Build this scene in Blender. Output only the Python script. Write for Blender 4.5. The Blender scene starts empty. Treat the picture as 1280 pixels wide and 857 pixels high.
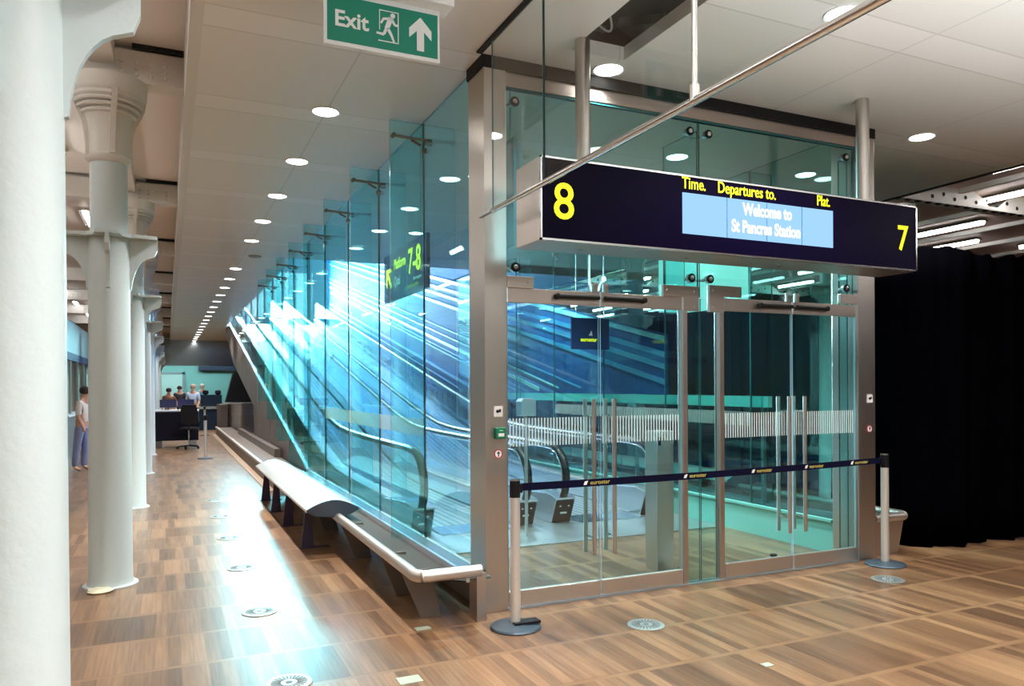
import bpy, bmesh, math, random
from mathutils import Vector, Matrix
random.seed(7)
S = bpy.context.scene
COL = S.collection
PI = math.pi

# ------------------------------------------------------------------ camera
cam_d = bpy.data.cameras.new('camera'); cam = bpy.data.objects.new('camera', cam_d); COL.objects.link(cam)
YAW, ROLL, F, SY = .4287, -.005, 943., 54.
fw = Vector((math.sin(YAW), math.cos(YAW), 0)); rt = Vector((math.cos(YAW), -math.sin(YAW), 0)); up = Vector((0, 0, 1))
R_ = rt*math.cos(ROLL)+up*math.sin(ROLL); U_ = up*math.cos(ROLL)-rt*math.sin(ROLL)
M = Matrix((R_, U_, -fw)).transposed().to_4x4(); M.translation = Vector((0, 0, 1.62))
cam.matrix_world = M
cam_d.sensor_fit = 'HORIZONTAL'; cam_d.sensor_width = 36; cam_d.lens = F/1280*36; cam_d.shift_y = SY/1280
cam_d.clip_start = .05; cam_d.clip_end = 300
S.camera = cam

# ------------------------------------------------------------------ look
S.view_settings.view_transform = 'Standard'; S.view_settings.look = 'None'
S.view_settings.gamma = 1; S.view_settings.use_curve_mapping = False
S.view_settings.exposure = 0.18
S.cycles.transparent_max_bounces = 40; S.cycles.max_bounces = 9
S.cycles.diffuse_bounces = 4; S.cycles.glossy_bounces = 6; S.cycles.transmission_bounces = 4
S.cycles.sample_clamp_indirect = 6; S.cycles.caustics_reflective = False; S.cycles.caustics_refractive = False
SKY = (.28, .60, 1.0)
W = bpy.data.worlds.new('daylight'); S.world = W; W.use_nodes = True
W.node_tree.nodes['Background'].inputs[0].default_value = (*SKY, 1)
W.node_tree.nodes['Background'].inputs[1].default_value = 1.5

def area(name, loc, target, sx, sy, power, color, spread=180):
    d = bpy.data.lights.new(name, 'AREA'); d.shape = 'RECTANGLE'; d.size = sx; d.size_y = sy
    d.energy = power; d.color = color; d.spread = math.radians(spread)
    o = bpy.data.objects.new(name, d); COL.objects.link(o); o.location = loc
    o.rotation_euler = (Vector(target)-Vector(loc)).to_track_quat('-Z', 'Y').to_euler()
    return o
# daylight entering the head of the ramp: through its upper end and through the roof over it
area('daylight_end', (3.9, 31.6, 5.35), (2.4, 12, 1.2), 3.0, 1.8, 14000, (.74, .87, 1.0))
area('daylight_roof', (4.0, 23.0, 8.6), (4.0, 23.0, 0), 3.6, 16., 3600, (.26, .52, 1.0))
# added fill lights out of view that brighten the ceiling, without fixtures
area('ceiling_fill', (5.0, .8, .4), (5.0, .8, 4.0), 5, 2.0, 120, (.95, .99, 1), 105)
area('ceiling_fill', (2.2, -1.6, .4), (2.2, -1.6, 4.0), 3, 1.6, 230, (.95, .99, 1), 135)
area('ceiling_fill', (-4.2, 6.0, .4), (-4.2, 6.0, 4.4), 2, 12, 200, (.95, .99, 1), 100)

# ------------------------------------------------------------------ materials
MATS = {}
def principled(name, col, rough=.5, metal=0., spec=.5, coat=0., bump=None, noise=None, emis=None, estr=0.):
    if name in MATS: return MATS[name]
    m = bpy.data.materials.new(name); m.use_nodes = True; nt = m.node_tree; b = nt.nodes['Principled BSDF']
    b.inputs['Base Color'].default_value = (*col, 1); b.inputs['Roughness'].default_value = rough
    b.inputs['Metallic'].default_value = metal; b.inputs['Specular IOR Level'].default_value = spec
    b.inputs['Coat Weight'].default_value = coat
    if emis: b.inputs['Emission Color'].default_value = (*emis, 1); b.inputs['Emission Strength'].default_value = estr
    tc = nt.nodes.new('ShaderNodeTexCoord')
    if noise:   # (scale xyz, amount)
        mp = nt.nodes.new('ShaderNodeMapping'); mp.inputs['Scale'].default_value = noise[0]
        nz = nt.nodes.new('ShaderNodeTexNoise'); nz.inputs['Scale'].default_value = 1; nz.inputs['Detail'].default_value = 3
        nt.links.new(tc.outputs['Object'], mp.inputs[0]); nt.links.new(mp.outputs[0], nz.inputs[0])
        mx = nt.nodes.new('ShaderNodeMix'); mx.data_type = 'RGBA'
        a = noise[1]
        mx.inputs['A'].default_value = (*[c*(1-a) for c in col], 1); mx.inputs['B'].default_value = (*[min(1, c*(1+a)) for c in col], 1)
        nt.links.new(nz.outputs['Fac'], mx.inputs['Factor']); nt.links.new(mx.outputs['Result'], b.inputs['Base Color'])
        if metal > .5:
            mr = nt.nodes.new('ShaderNodeMapRange'); mr.inputs['To Min'].default_value = rough*.75; mr.inputs['To Max'].default_value = rough*1.3
            nt.links.new(nz.outputs['Fac'], mr.inputs[0]); nt.links.new(mr.outputs[0], b.inputs['Roughness'])
    if bump:    # (scale, strength, distance)
        n2 = nt.nodes.new('ShaderNodeTexNoise'); n2.inputs['Scale'].default_value = bump[0]; n2.inputs['Detail'].default_value = 4
        bp = nt.nodes.new('ShaderNodeBump'); bp.inputs['Strength'].default_value = bump[1]; bp.inputs['Distance'].default_value = bump[2]
        nt.links.new(tc.outputs['Object'], n2.inputs[0]); nt.links.new(n2.outputs['Fac'], bp.inputs['Height'])
        nt.links.new(bp.outputs[0], b.inputs['Normal'])
    MATS[name] = m; return m
def emission(name, col, s):
    m = bpy.data.materials.new(name); m.use_nodes = True; nt = m.node_tree; nt.nodes.clear()
    e = nt.nodes.new('ShaderNodeEmission'); e.inputs[0].default_value = (*col, 1); e.inputs[1].default_value = s
    o = nt.nodes.new('ShaderNodeOutputMaterial'); nt.links.new(e.outputs[0], o.inputs[0]); MATS[name] = m; return m
def glass(name, tint, base=.045, gain=1., rough=0.):
    """thin architectural pane: tinted see-through sheet with mirror-like Schlick reflection"""
    m = bpy.data.materials.new(name); m.use_nodes = True; nt = m.node_tree; nt.nodes.clear(); L = nt.links.new
    t = nt.nodes.new('ShaderNodeBsdfTransparent'); t.inputs[0].default_value = (*tint, 1)
    g = nt.nodes.new('ShaderNodeBsdfGlossy'); g.inputs['Roughness'].default_value = rough; g.inputs[0].default_value = (1, 1, 1, 1)
    lw = nt.nodes.new('ShaderNodeLayerWeight'); lw.inputs[0].default_value = .5
    p = nt.nodes.new('ShaderNodeMath'); p.operation = 'POWER'; p.inputs[1].default_value = 5; L(lw.outputs['Facing'], p.inputs[0])
    q = nt.nodes.new('ShaderNodeMath'); q.operation = 'MULTIPLY_ADD'; q.inputs[1].default_value = gain*(1-base); q.inputs[2].default_value = base
    q.use_clamp = True; L(p.outputs[0], q.inputs[0])
    mx = nt.nodes.new('ShaderNodeMixShader'); L(q.outputs[0], mx.inputs[0]); L(t.outputs[0], mx.inputs[1]); L(g.outputs[0], mx.inputs[2])
    o = nt.nodes.new('ShaderNodeOutputMaterial'); L(mx.outputs[0], o.inputs[0]); MATS[name] = m; return m

M_paint = principled('white_paint', (.60, .69, .70), .38, bump=(26, .18, .01), spec=.4)
M_paint2 = principled('cream_iron_paint', (.78, .76, .71), .5, bump=(12, .1, .01))
M_soffit = principled('warm_soffit_paint', (.82, .75, .68), .6, noise=((.6, .6, .6), .06))
M_fascia = principled('pale_fascia', (.80, .79, .75), .45)
M_steel = principled('brushed_steel', (.58, .54, .50), .32, 1., noise=((40, 40, .6), .03))
M_steelh = principled('brushed_steel_rail', (.62, .57, .53), .40, 1., noise=((1.2, 20, 20), .02))
M_pinksteel = principled('warm_steel', (.58, .50, .45), .36, 1., noise=((.6, 40, 40), .03))
M_chrome = principled('polished_steel', (.78, .78, .78), .14, 1.)
M_dull = principled('satin_steel', (.52, .54, .55), .36, 1.)
M_bronze = principled('dark_bronze_panel', (.20, .165, .145), .42, .75, noise=((1.5, 1.5, 1.5), .15))
M_black = principled('black_plastic', (.008, .008, .010), .45, spec=.2)
M_rubber = principled('black_rubber', (.008, .008, .010), .4, spec=.3)
M_gap = principled('black_gap', (.006, .006, .006), .8)
M_curtain = principled('black_drape', (.0012, .0012, .002), 1., spec=.0)
M_purple = principled('dark_plum_leg', (.055, .045, .085), .4, .3)
M_navy = principled('navy_sign_face', (.004, .002, .018), .3, spec=.04)
M_navymat = principled('navy_webbing', (.003, .003, .02), .8, spec=.1)
M_yellow = principled('yellow_lettering', (.85, .85, .02), .5, emis=(.82, .88, .01), estr=.75)
M_yellowp = principled('yellow_print', (.6, .5, .12), .6)
M_whitep = principled('white_print', (.85, .85, .85), .6)
M_screen = emission('lit_display', (.33, .60, .95), 1.05)
M_screentext = emission('lit_display_text', (.95, .97, 1.0), 1.25)
M_screenline = principled('display_seam', (.05, .2, .45), .5)
M_green = principled('exit_green', (.0, .20, .13), .5, emis=(.0, .32, .2), estr=.06)
M_exitwhite = principled('exit_white', (.75, .78, .78), .5, emis=(.8, .85, .9), estr=.05)
M_lampwhite = principled('white_lamp_housing', (.8, .82, .84), .4)
M_callgreen = principled('green_call_point', (.0, .19, .09), .4)
M_red = principled('red_ring', (.5, .03, .05), .5)
M_down = emission('downlight_lamp', (1.0, .97, .93), 14)
M_strip = emission('strip_lamp', (1.0, .97, .95), 18)
M_stripmirror = principled('strip_reflector', (.8, .78, .75), .25, .8)
M_landing = principled('steel_landing_plate', (.50, .53, .54), .33, .85, noise=((2, 2, 2), .12))
M_pallet = principled('walkway_belt', (.22, .25, .27), .4, .7)
M_clad = principled('pale_steel_cladding', (.68, .73, .80), .22, .85, noise=((.4, 2, 20), .1))
M_well = principled('well_lining', (.14, .30, .45), .8, spec=.1)
M_cladd = principled('blue_grey_cladding', (.10, .20, .34), .25, .5)
M_dark = principled('dark_wall', (.006, .02, .06), .6)
M_teal = principled('teal_wall', (.18, .42, .42), .6)
M_frit = principled('etched_white', (.72, .84, .84), .7)
M_glass = glass('teal_glass', (.72, .95, .935), .075)
M_glassd = glass('door_glass', (.80, .955, .96), .06)
M_glassf = glass('fin_glass', (.72, .93, .93), .04)
M_clear = glass('clear_glass', (.93, .955, .955), .02)
M_edge = principled('green_glass_edge', (.02, .16, .17), .2, coat=.5)
M_wedge = principled('lit_glass_edge', (.45, .72, .85), .3)
M_drain = principled('drain_steel', (.55, .58, .55), .35, .8)

# floor: bands of short end-grain-like oak boards between thin cross strips
def wood():
    m = bpy.data.materials.new('parquet'); m.use_nodes = True; nt = m.node_tree; L = nt.links.new; N = nt.nodes.new
    b = nt.nodes['Principled BSDF']; tc = N('ShaderNodeTexCoord'); sp = N('ShaderNodeSeparateXYZ'); L(tc.outputs['Object'], sp.inputs[0])
    def mt(op, a, b_=None, c=None):
        n = N('ShaderNodeMath'); n.operation = op
        for i, v in enumerate((a, b_, c)):
            if v is None: continue
            if isinstance(v, (int, float)): n.inputs[i].default_value = v
            else: L(v, n.inputs[i])
        return n.outputs[0]
    P = .60
    yb = mt('DIVIDE', mt('ADD', sp.outputs['Y'], .02), P); band = mt('FLOOR', yb); fy = mt('FRACT', yb)
    wn = N('ShaderNodeTexWhiteNoise'); wn.noise_dimensions = '1D'; L(band, wn.inputs['W'])
    xs = mt('ADD', sp.outputs['X'], wn.outputs[0])
    pl = mt('FLOOR', mt('DIVIDE', xs, .072)); fx = mt('FRACT', mt('DIVIDE', xs, .072))
    blk = mt('FLOOR', mt('DIVIDE', xs, .51))
    def wnoise(a, c):
        cb = N('ShaderNodeCombineXYZ'); L(a, cb.inputs[0]); L(band, cb.inputs[1]); cb.inputs[2].default_value = c
        w = N('ShaderNodeTexWhiteNoise'); w.noise_dimensions = '3D'; L(cb.outputs[0], w.inputs['Vector']); return w.outputs[0]
    v = mt('ADD', mt('MULTIPLY', wnoise(pl, 1.3), .62), mt('ADD', mt('MULTIPLY', wnoise(blk, 7.7), .30), .04))
    mp = N('ShaderNodeMapping'); mp.inputs['Scale'].default_value = (55, 2.2, 1); L(tc.outputs['Object'], mp.inputs[0])
    gn = N('ShaderNodeTexNoise'); gn.inputs['Scale'].default_value = 1; gn.inputs['Detail'].default_value = 5; L(mp.outputs[0], gn.inputs[0])
    v = mt('ADD', v, mt('MULTIPLY', mt('SUBTRACT', gn.outputs['Fac'], .5), 1.0))
    cr = N('ShaderNodeValToRGB'); e = cr.color_ramp.elements
    e[0].position = 0; e[0].color = (.085, .042, .022, 1); e[1].position = 1; e[1].color = (.36, .20, .10, 1)
    x = e.new(.5); x.color = (.20, .105, .052, 1)
    L(v, cr.inputs[0])
    strip = mt('LESS_THAN', fy, .07)
    m1 = N('ShaderNodeMix'); m1.data_type = 'RGBA'; L(strip, m1.inputs['Factor']); L(cr.outputs[0], m1.inputs['A']); m1.inputs['B'].default_value = (.27, .15, .075, 1)
    seam = mt('MAXIMUM', mt('MULTIPLY', mt('LESS_THAN', fx, .04), mt('SUBTRACT', 1, strip)), mt('LESS_THAN', mt('ABSOLUTE', mt('SUBTRACT', fy, .07)), .006))
    m2 = N('ShaderNodeMix'); m2.data_type = 'RGBA'; L(mt('MULTIPLY', seam, .55), m2.inputs['Factor']); L(m1.outputs['Result'], m2.inputs['A']); m2.inputs['B'].default_value = (.10, .05, .03, 1)
    L(m2.outputs['Result'], b.inputs['Base Color'])
    n2 = N('ShaderNodeTexNoise'); n2.inputs['Scale'].default_value = 1.6; n2.inputs['Detail'].default_value = 5; L(tc.outputs['Object'], n2.inputs[0])
    mr = N('ShaderNodeMapRange'); mr.inputs['To Min'].default_value = .27; mr.inputs['To Max'].default_value = .37; L(n2.outputs['Fac'], mr.inputs[0]); L(mr.outputs[0], b.inputs['Roughness'])
    b.inputs['Coat Weight'].default_value = .3; b.inputs['Coat Roughness'].default_value = .30
    bp = N('ShaderNodeBump'); bp.inputs['Strength'].default_value = .12; bp.inputs['Distance'].default_value = .004
    L(mt('MULTIPLY', seam, -1), bp.inputs['Height']); L(bp.outputs[0], b.inputs['Normal'])
    return m
M_wood = wood()

def ceil_mat():
    """metal ceiling trays: paler service bands across every 1.56 m, hairline joints along Y"""
    m = bpy.data.materials.new('metal_ceiling'); m.use_nodes = True; nt = m.node_tree; L = nt.links.new; N = nt.nodes.new
    b = nt.nodes['Principled BSDF']; tc = N('ShaderNodeTexCoord'); sp = N('ShaderNodeSeparateXYZ'); L(tc.outputs['Object'], sp.inputs[0])
    def mt(op, a, b_=None):
        n = N('ShaderNodeMath'); n.operation = op
        for i, v in enumerate((a, b_)):
            if v is None: continue
            if isinstance(v, (int, float)): n.inputs[i].default_value = v
            else: L(v, n.inputs[i])
        return n.outputs[0]
    fy = mt('FRACT', mt('DIVIDE', mt('SUBTRACT', sp.outputs['Y'], 5.0), 1.56))
    fx = mt('FRACT', mt('DIVIDE', mt('SUBTRACT', sp.outputs['X'], 1.25), 1.75))
    band = mt('LESS_THAN', fy, .2)
    j = mt('MAXIMUM', mt('LESS_THAN', fx, .006), mt('MAXIMUM', mt('LESS_THAN', fy, .008), mt('LESS_THAN', mt('ABSOLUTE', mt('SUBTRACT', fy, .2)), .004)))
    m1 = N('ShaderNodeMix'); m1.data_type = 'RGBA'; L(band, m1.inputs['Factor']); m1.inputs['A'].default_value = (.86, .87, .84, 1); m1.inputs['B'].default_value = (.91, .92, .90, 1)
    m2 = N('ShaderNodeMix'); m2.data_type = 'RGBA'; L(mt('MULTIPLY', j, .3), m2.inputs['Factor']); L(m1.outputs['Result'], m2.inputs['A']); m2.inputs['B'].default_value = (.2, .19, .17, 1)
    L(m2.outputs['Result'], b.inputs['Base Color']); b.inputs['Roughness'].default_value = .34; b.inputs['Specular IOR Level'].default_value = .5
    return m
M_ceil = ceil_mat()

# ------------------------------------------------------------------ helpers
class MB:
    def __init__(s): s.bm = bmesh.new()
    def box(s, x0, x1, y0, y1, z0, z1, mi=0):
        v = [s.bm.verts.new(p) for p in ((x0,y0,z0),(x1,y0,z0),(x1,y1,z0),(x0,y1,z0),(x0,y0,z1),(x1,y0,z1),(x1,y1,z1),(x0,y1,z1))]
        for f in ((3,2,1,0),(4,5,6,7),(0,1,5,4),(1,2,6,5),(2,3,7,6),(3,0,4,7)):
            fc = s.bm.faces.new([v[i] for i in f]); fc.material_index = mi
        return s
    def pane(s, axis, c, t, a0, a1, z0, z1):
        """glass sheet; big faces slot 0, edges slot 1. axis 'x': plane X=c spanning Y a0..a1; 'y': plane Y=c spanning X"""
        z0 = z0 if isinstance(z0, (tuple, list)) else (z0, z0); z1 = z1 if isinstance(z1, (tuple, list)) else (z1, z1)
        def P(q, a, z): return (c+q, a, z) if axis == 'x' else (a, c+q, z)
        h = t/2
        v = [s.bm.verts.new(P(*p)) for p in ((-h,a0,z0[0]),(h,a0,z0[0]),(h,a1,z0[1]),(-h,a1,z0[1]),(-h,a0,z1[0]),(h,a0,z1[0]),(h,a1,z1[1]),(-h,a1,z1[1]))]
        for k, f in enumerate(((3,2,1,0),(4,5,6,7),(0,1,5,4),(1,2,6,5),(2,3,7,6),(3,0,4,7))):
            fc = s.bm.faces.new([v[i] for i in f]); fc.material_index = 0 if k in (3, 5) else 1
        return s
    def prism(s, pts, d, mi=0):
        """closed polygon of 3-D pts extruded by vector d"""
        a = [s.bm.verts.new(p) for p in pts]; d = Vector(d); b = [s.bm.verts.new(Vector(p)+d) for p in pts]; n = len(pts)
        s.bm.faces.new(a[::-1]).material_index = mi; s.bm.faces.new(b).material_index = mi
        for i in range(n): s.bm.faces.new((a[i], a[(i+1) % n], b[(i+1) % n], b[i])).material_index = mi
        return s
    def tube(s, pts, r, n=14, cap=True, flat=None, mi=0):
        """round tube along points; flat=(rw, rh) gives an oval section with width along X"""
        pts = [Vector(p) for p in pts]; rings = []
        rs = r if isinstance(r, (list, tuple)) else [r]*len(pts)
        for i, p in enumerate(pts):
            t = (pts[min(i+1, len(pts)-1)]-pts[max(i-1, 0)]).normalized()
            ref = Vector((1, 0, 0)) if (flat or abs(t.x) < .9) else Vector((0, 0, 1))
            u = (ref-t*ref.dot(t)).normalized(); w = t.cross(u)
            a, b = flat if flat else (rs[i], rs[i])
            rings.append([s.bm.verts.new(p+u*a*math.cos(2*PI*k/n)+w*b*math.sin(2*PI*k/n)) for k in range(n)])
        for i in range(len(rings)-1):
            for k in range(n):
                f = s.bm.faces.new((rings[i][k], rings[i][(k+1) % n], rings[i+1][(k+1) % n], rings[i+1][k])); f.smooth = True; f.material_index = mi
        if cap:
            s.bm.faces.new(rings[0][::-1]).material_index = mi; s.bm.faces.new(rings[-1]).material_index = mi
        return s
    def lathe(s, c, prof, n=32, axis='z', mi=0, cap=True):
        """prof: list of (r, h)"""
        c = Vector(c); rings = []
        for r, h in prof:
            ring = []
            for k in range(n):
                a = 2*PI*k/n; q = (r*math.cos(a), r*math.sin(a))
                ring.append(s.bm.verts.new(c+(Vector((q[0], q[1], h)) if axis == 'z' else Vector((q[0], -h, q[1])) if axis == 'y' else Vector((h, q[0], q[1])))))
            rings.append(ring)
        for i in range(len(rings)-1):
            for k in range(n):
                f = s.bm.faces.new((rings[i][k], rings[i][(k+1) % n], rings[i+1][(k+1) % n], rings[i+1][k])); f.smooth = True; f.material_index = mi
        if cap and prof[0][0] > 1e-5: s.bm.faces.new(rings[0][::-1]).material_index = mi
        if cap and prof[-1][0] > 1e-5: s.bm.faces.new(rings[-1]).material_index = mi
        return s
    def build(s, name, mats, parent=None, loc=(0, 0, 0), bevel=0, smooth_angle=None):
        bmesh.ops.remove_doubles(s.bm, verts=s.bm.verts, dist=1e-6)
        bmesh.ops.recalc_face_normals(s.bm, faces=s.bm.faces)
        me = bpy.data.meshes.new(name); s.bm.to_mesh(me); s.bm.free()
        for m in (mats if isinstance(mats, (list, tuple)) else [mats]): me.materials.append(m)
        o = bpy.data.objects.new(name, me); COL.objects.link(o); o.location = loc
        if parent: o.parent = parent
        if bevel:
            b = o.modifiers.new('bevel', 'BEVEL'); b.width = bevel; b.segments = 2; b.limit_method = 'ANGLE'
        if any(p.use_smooth for p in me.polygons):
            e = o.modifiers.new('split', 'EDGE_SPLIT'); e.split_angle = math.radians(40)
        return o
def tag(o, label, cat, group=None, kind=None):
    if label: o['label'] = label
    if cat: o['category'] = cat
    if group: o['group'] = group
    if kind: o['kind'] = kind
    return o
def thing(name, label, cat, loc=(0, 0, 0), group=None, kind=None, rz=0):
    o = bpy.data.objects.new(name, None); COL.objects.link(o); o.location = loc; o.rotation_euler.z = rz; o.empty_display_size = .1
    return tag(o, label, cat, group, kind)
def copy_tree(o, parent=None):
    c = o.copy(); COL.objects.link(c); c.parent = parent
    for ch in o.children: copy_tree(ch, c)
    return c
def struct(name, mb, m, label, cat, parent=None):
    o = mb.build(name, m, parent); tag(o, label, cat, None, 'structure'); return o
def text(name, body, size, mat, loc, parent, rot=(PI/2, 0, 0), align='LEFT', sx=1., bold=0., ext=.0015, spacing=1.):
    cu = bpy.data.curves.new(name, 'FONT'); cu.body = body; cu.size = size; cu.extrude = ext; cu.align_x = align; cu.offset = bold
    cu.space_line = spacing; cu.materials.append(mat); cu.resolution_u = 4
    o = bpy.data.objects.new(name, cu); COL.objects.link(o); o.location = loc; o.rotation_euler = rot; o.scale = (sx, 1, 1)
    bpy.context.view_layer.update()
    me = bpy.data.meshes.new_from_object(o); me.name = name; loc_, rot_, sc_ = o.location.copy(), o.rotation_euler.copy(), o.scale.copy()
    bpy.data.objects.remove(o); o = bpy.data.objects.new(name, me); COL.objects.link(o); o.location = loc_; o.rotation_euler = rot_; o.scale = sc_
    if parent: o.parent = parent
    return o
ORD = ['first','second','third','fourth','fifth','sixth','seventh','eighth','ninth','tenth','eleventh','twelfth','thirteenth','fourteenth','fifteenth','sixteenth','seventeenth','eighteenth','nineteenth','twentieth','twenty-first','twenty-second','twenty-third','twenty-fourth','twenty-fifth','twenty-sixth','twenty-seventh','twenty-eighth','twenty-ninth','thirtieth']
CZ = 3.99
def in_frame(x, y, z):
    p = Vector((x, y, z-1.62)); w = p.dot(fw)
    if w < .3: return False
    u, v = 640+F*p.dot(R_)/w, 428.5+SY-F*p.dot(U_)/w
    return -10 < u < 1290 and -10 < v < 867
COLX, COLY0, COLP = -.43, 2.62, 4.42

# ------------------------------------------------------------------ the room
struct('floor', MB().box(-9, 18, -7, 50, -.12, 0), M_wood, 'polished wooden parquet floor in cross bands', 'floor')
cm = MB()
HX0, HX1, HY0, HY1 = 2.60, 3.04, 3.30, 4.66      # missing tray
RX0, RX1, RY0, RY1 = 2.1, 6.10, 14.3, 31.0        # ramp well
T = .10
for b in ((.22, HX0, -7, RY0), (HX0, HX1, -7, HY0), (HX0, HX1, HY1, RY0), (HX1, 8.4, -7, RY0), (.22, RX0, RY0, 50), (RX1, 8.4, RY0, 50), (RX0, RX1, RY1, 50)):
    cm.box(*b, CZ, CZ+T)
struct('ceiling', cm, M_ceil, 'pale metal tray ceiling over the glass enclosure and passage', 'ceiling')
struct('trim_1', MB().box(.14, .22, -7, 50, CZ-.015, 4.75), M_fascia, 'pale fascia edge where the metal ceiling stops beside the columns', 'trim')
struct('trim_2', MB().box(8.4, 8.46, -7, 50, CZ-.01, 4.6), M_gap, 'dark edge of the metal ceiling on the right', 'trim')
# cavity above missing tray
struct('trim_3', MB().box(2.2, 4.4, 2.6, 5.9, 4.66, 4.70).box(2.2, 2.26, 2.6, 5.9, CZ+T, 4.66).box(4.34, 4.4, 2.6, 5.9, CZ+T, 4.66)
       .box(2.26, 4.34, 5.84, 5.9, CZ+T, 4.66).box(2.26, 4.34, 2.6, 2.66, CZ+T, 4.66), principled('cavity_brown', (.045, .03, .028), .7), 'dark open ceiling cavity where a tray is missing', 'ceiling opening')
# high iron ceilings left and right
struct('ceiling_left', MB().box(-9, .16, -7, 50, 4.45, 4.8), M_soffit, 'higher warm plaster soffit on the column side', 'ceiling')
struct('ceiling_right', MB().box(8.44, 18, -7, 50, 4.36, 4.6), principled('pink_soffit', (.66, .50, .43), .6), 'pinkish soffit with strip lights on the right', 'ceiling')
# walls
struct('wall_left', MB().box(-9.1, -9, -7, 50, 0, 4.8), M_paint2, 'pale wall far beyond the columns', 'wall')
struct('wall_right', MB().box(18, 18.1, -7, 50, 0, 4.8), M_dark, 'dark far right wall', 'wall')
struct('wall_near', MB().box(-9, 18, -7.1, -7, 0, 4.8), principled('near_wall_paint', (.6, .57, .52), .6), 'pale wall behind the viewer', 'wall')
struct('wall_far', MB().box(-9, 18, 49.9, 50, 0, 4.8), M_teal, 'teal back wall at the end of the hall', 'wall')
# ramp well above the ceiling
struct('wall_well_left', MB().box(RX0-.12, RX0-.02, RY0-.02, 32, CZ+T, 8.9), M_well, 'pale cladding lining the left of the daylit ramp well', 'wall')
struct('wall_well_right', MB().box(RX1+.02, RX1+.12, RY0-.02, 32, CZ+T, 8.9), M_well, 'pale cladding lining the right of the daylit ramp well', 'wall')
struct('wall_well_near', MB().box(RX0-.12, RX1+.12, RY0-.12, RY0-.02, CZ+T, 8.9), M_well, 'pale cladding over the mouth of the ramp well', 'wall')

# iron beams
def iron_beams():
    for k in range(-2, 10):
        y = COLY0+COLP*k
        if y < -6: continue
        t = thing('iron_beam', 'cream riveted iron cross beam, %s in view from the viewer' % ORD[k-1] if k > 0 else 'cream riveted iron cross beam %s the viewer' % ('above' if k == 0 else 'behind'), 'beam', (0, y, 0), 'riveted iron cross beams')
        b = MB().box(-9, .14, -.10, .10, 4.14, 4.18).box(-9, .14, -.012, .012, 4.18, 4.45)
        b.build('flange', M_paint2, t)
        r = MB()
        for i in range(12):
            for j in range(3):
                r.lathe((-.33+.11*(i % 4)-(i//4)*2.2, -.10-.0, 4.20+j*.05), [(0, .03), (.012, .024), (.016, .0), ], 8, 'y')
        r.box(-9, .14, -.10, -.09, 4.18, 4.40)
        r.build('rivet_plate', M_paint2, t)
        g = MB().box(-.25, .14, -.13, -.10, 4.41, 4.449); g.build('shadow_gap', M_gap, t)
iron_beams()
struct('trim_4', MB().box(COLX-.13, COLX+.05, -7, 50, 4.26, 4.46).box(COLX-.16, COLX-.13, -7, 50, 4.30, 4.46), M_soffit, 'boxed beam running along above the column line', 'beam')
for k, y in enumerate([COLY0+COLP*j for j in (0, 1, 2, 3, 4)]):
    t = thing('arched_beam', 'cream perforated arched iron beam on the right, %s in view from the viewer' % ORD[k-1] if k > 0 else 'arched iron beam right of the viewer and out of view', 'beam', (0, y, 0), 'arched iron beams on the right')
    b = MB().box(8.46, 18, -.09, .09, 4.10, 4.15)
    for a in range(4):      # scalloped arches
        x0 = 8.7+a*2.3; pts = []
        for i in range(13): pts.append((x0+2.1*i/12, -.02, 4.15+.34*math.sin(PI*i/12)**.7))
        b.prism(pts, (0, .04, 0))
    b.build('beam_web', M_paint2, t)
    h = MB()
    for i in range(40): h.lathe((8.65+i*.23, -.022, 4.20+(.05 if i % 2 else .0)), [(0, .006), (.028, .005), (.03, 0)], 8, 'y')
    for i in range(46): h.box(8.6+i*.2, 8.68+i*.2, -.085, -.03, 4.085, 4.10)
    h.build('rivet_holes', M_gap, t)
for k, x in enumerate((8.9, 10.15, 11.6, 13.05, 14.5, 15.9)):
    struct('trim_%d' % (10+k), MB().box(x-.04, x+.04, -7, 50, 4.29, 4.37), M_paint2, 'cream ceiling rib on the right, %s from the ceiling edge' % ORD[k], 'ceiling rib')

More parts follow.
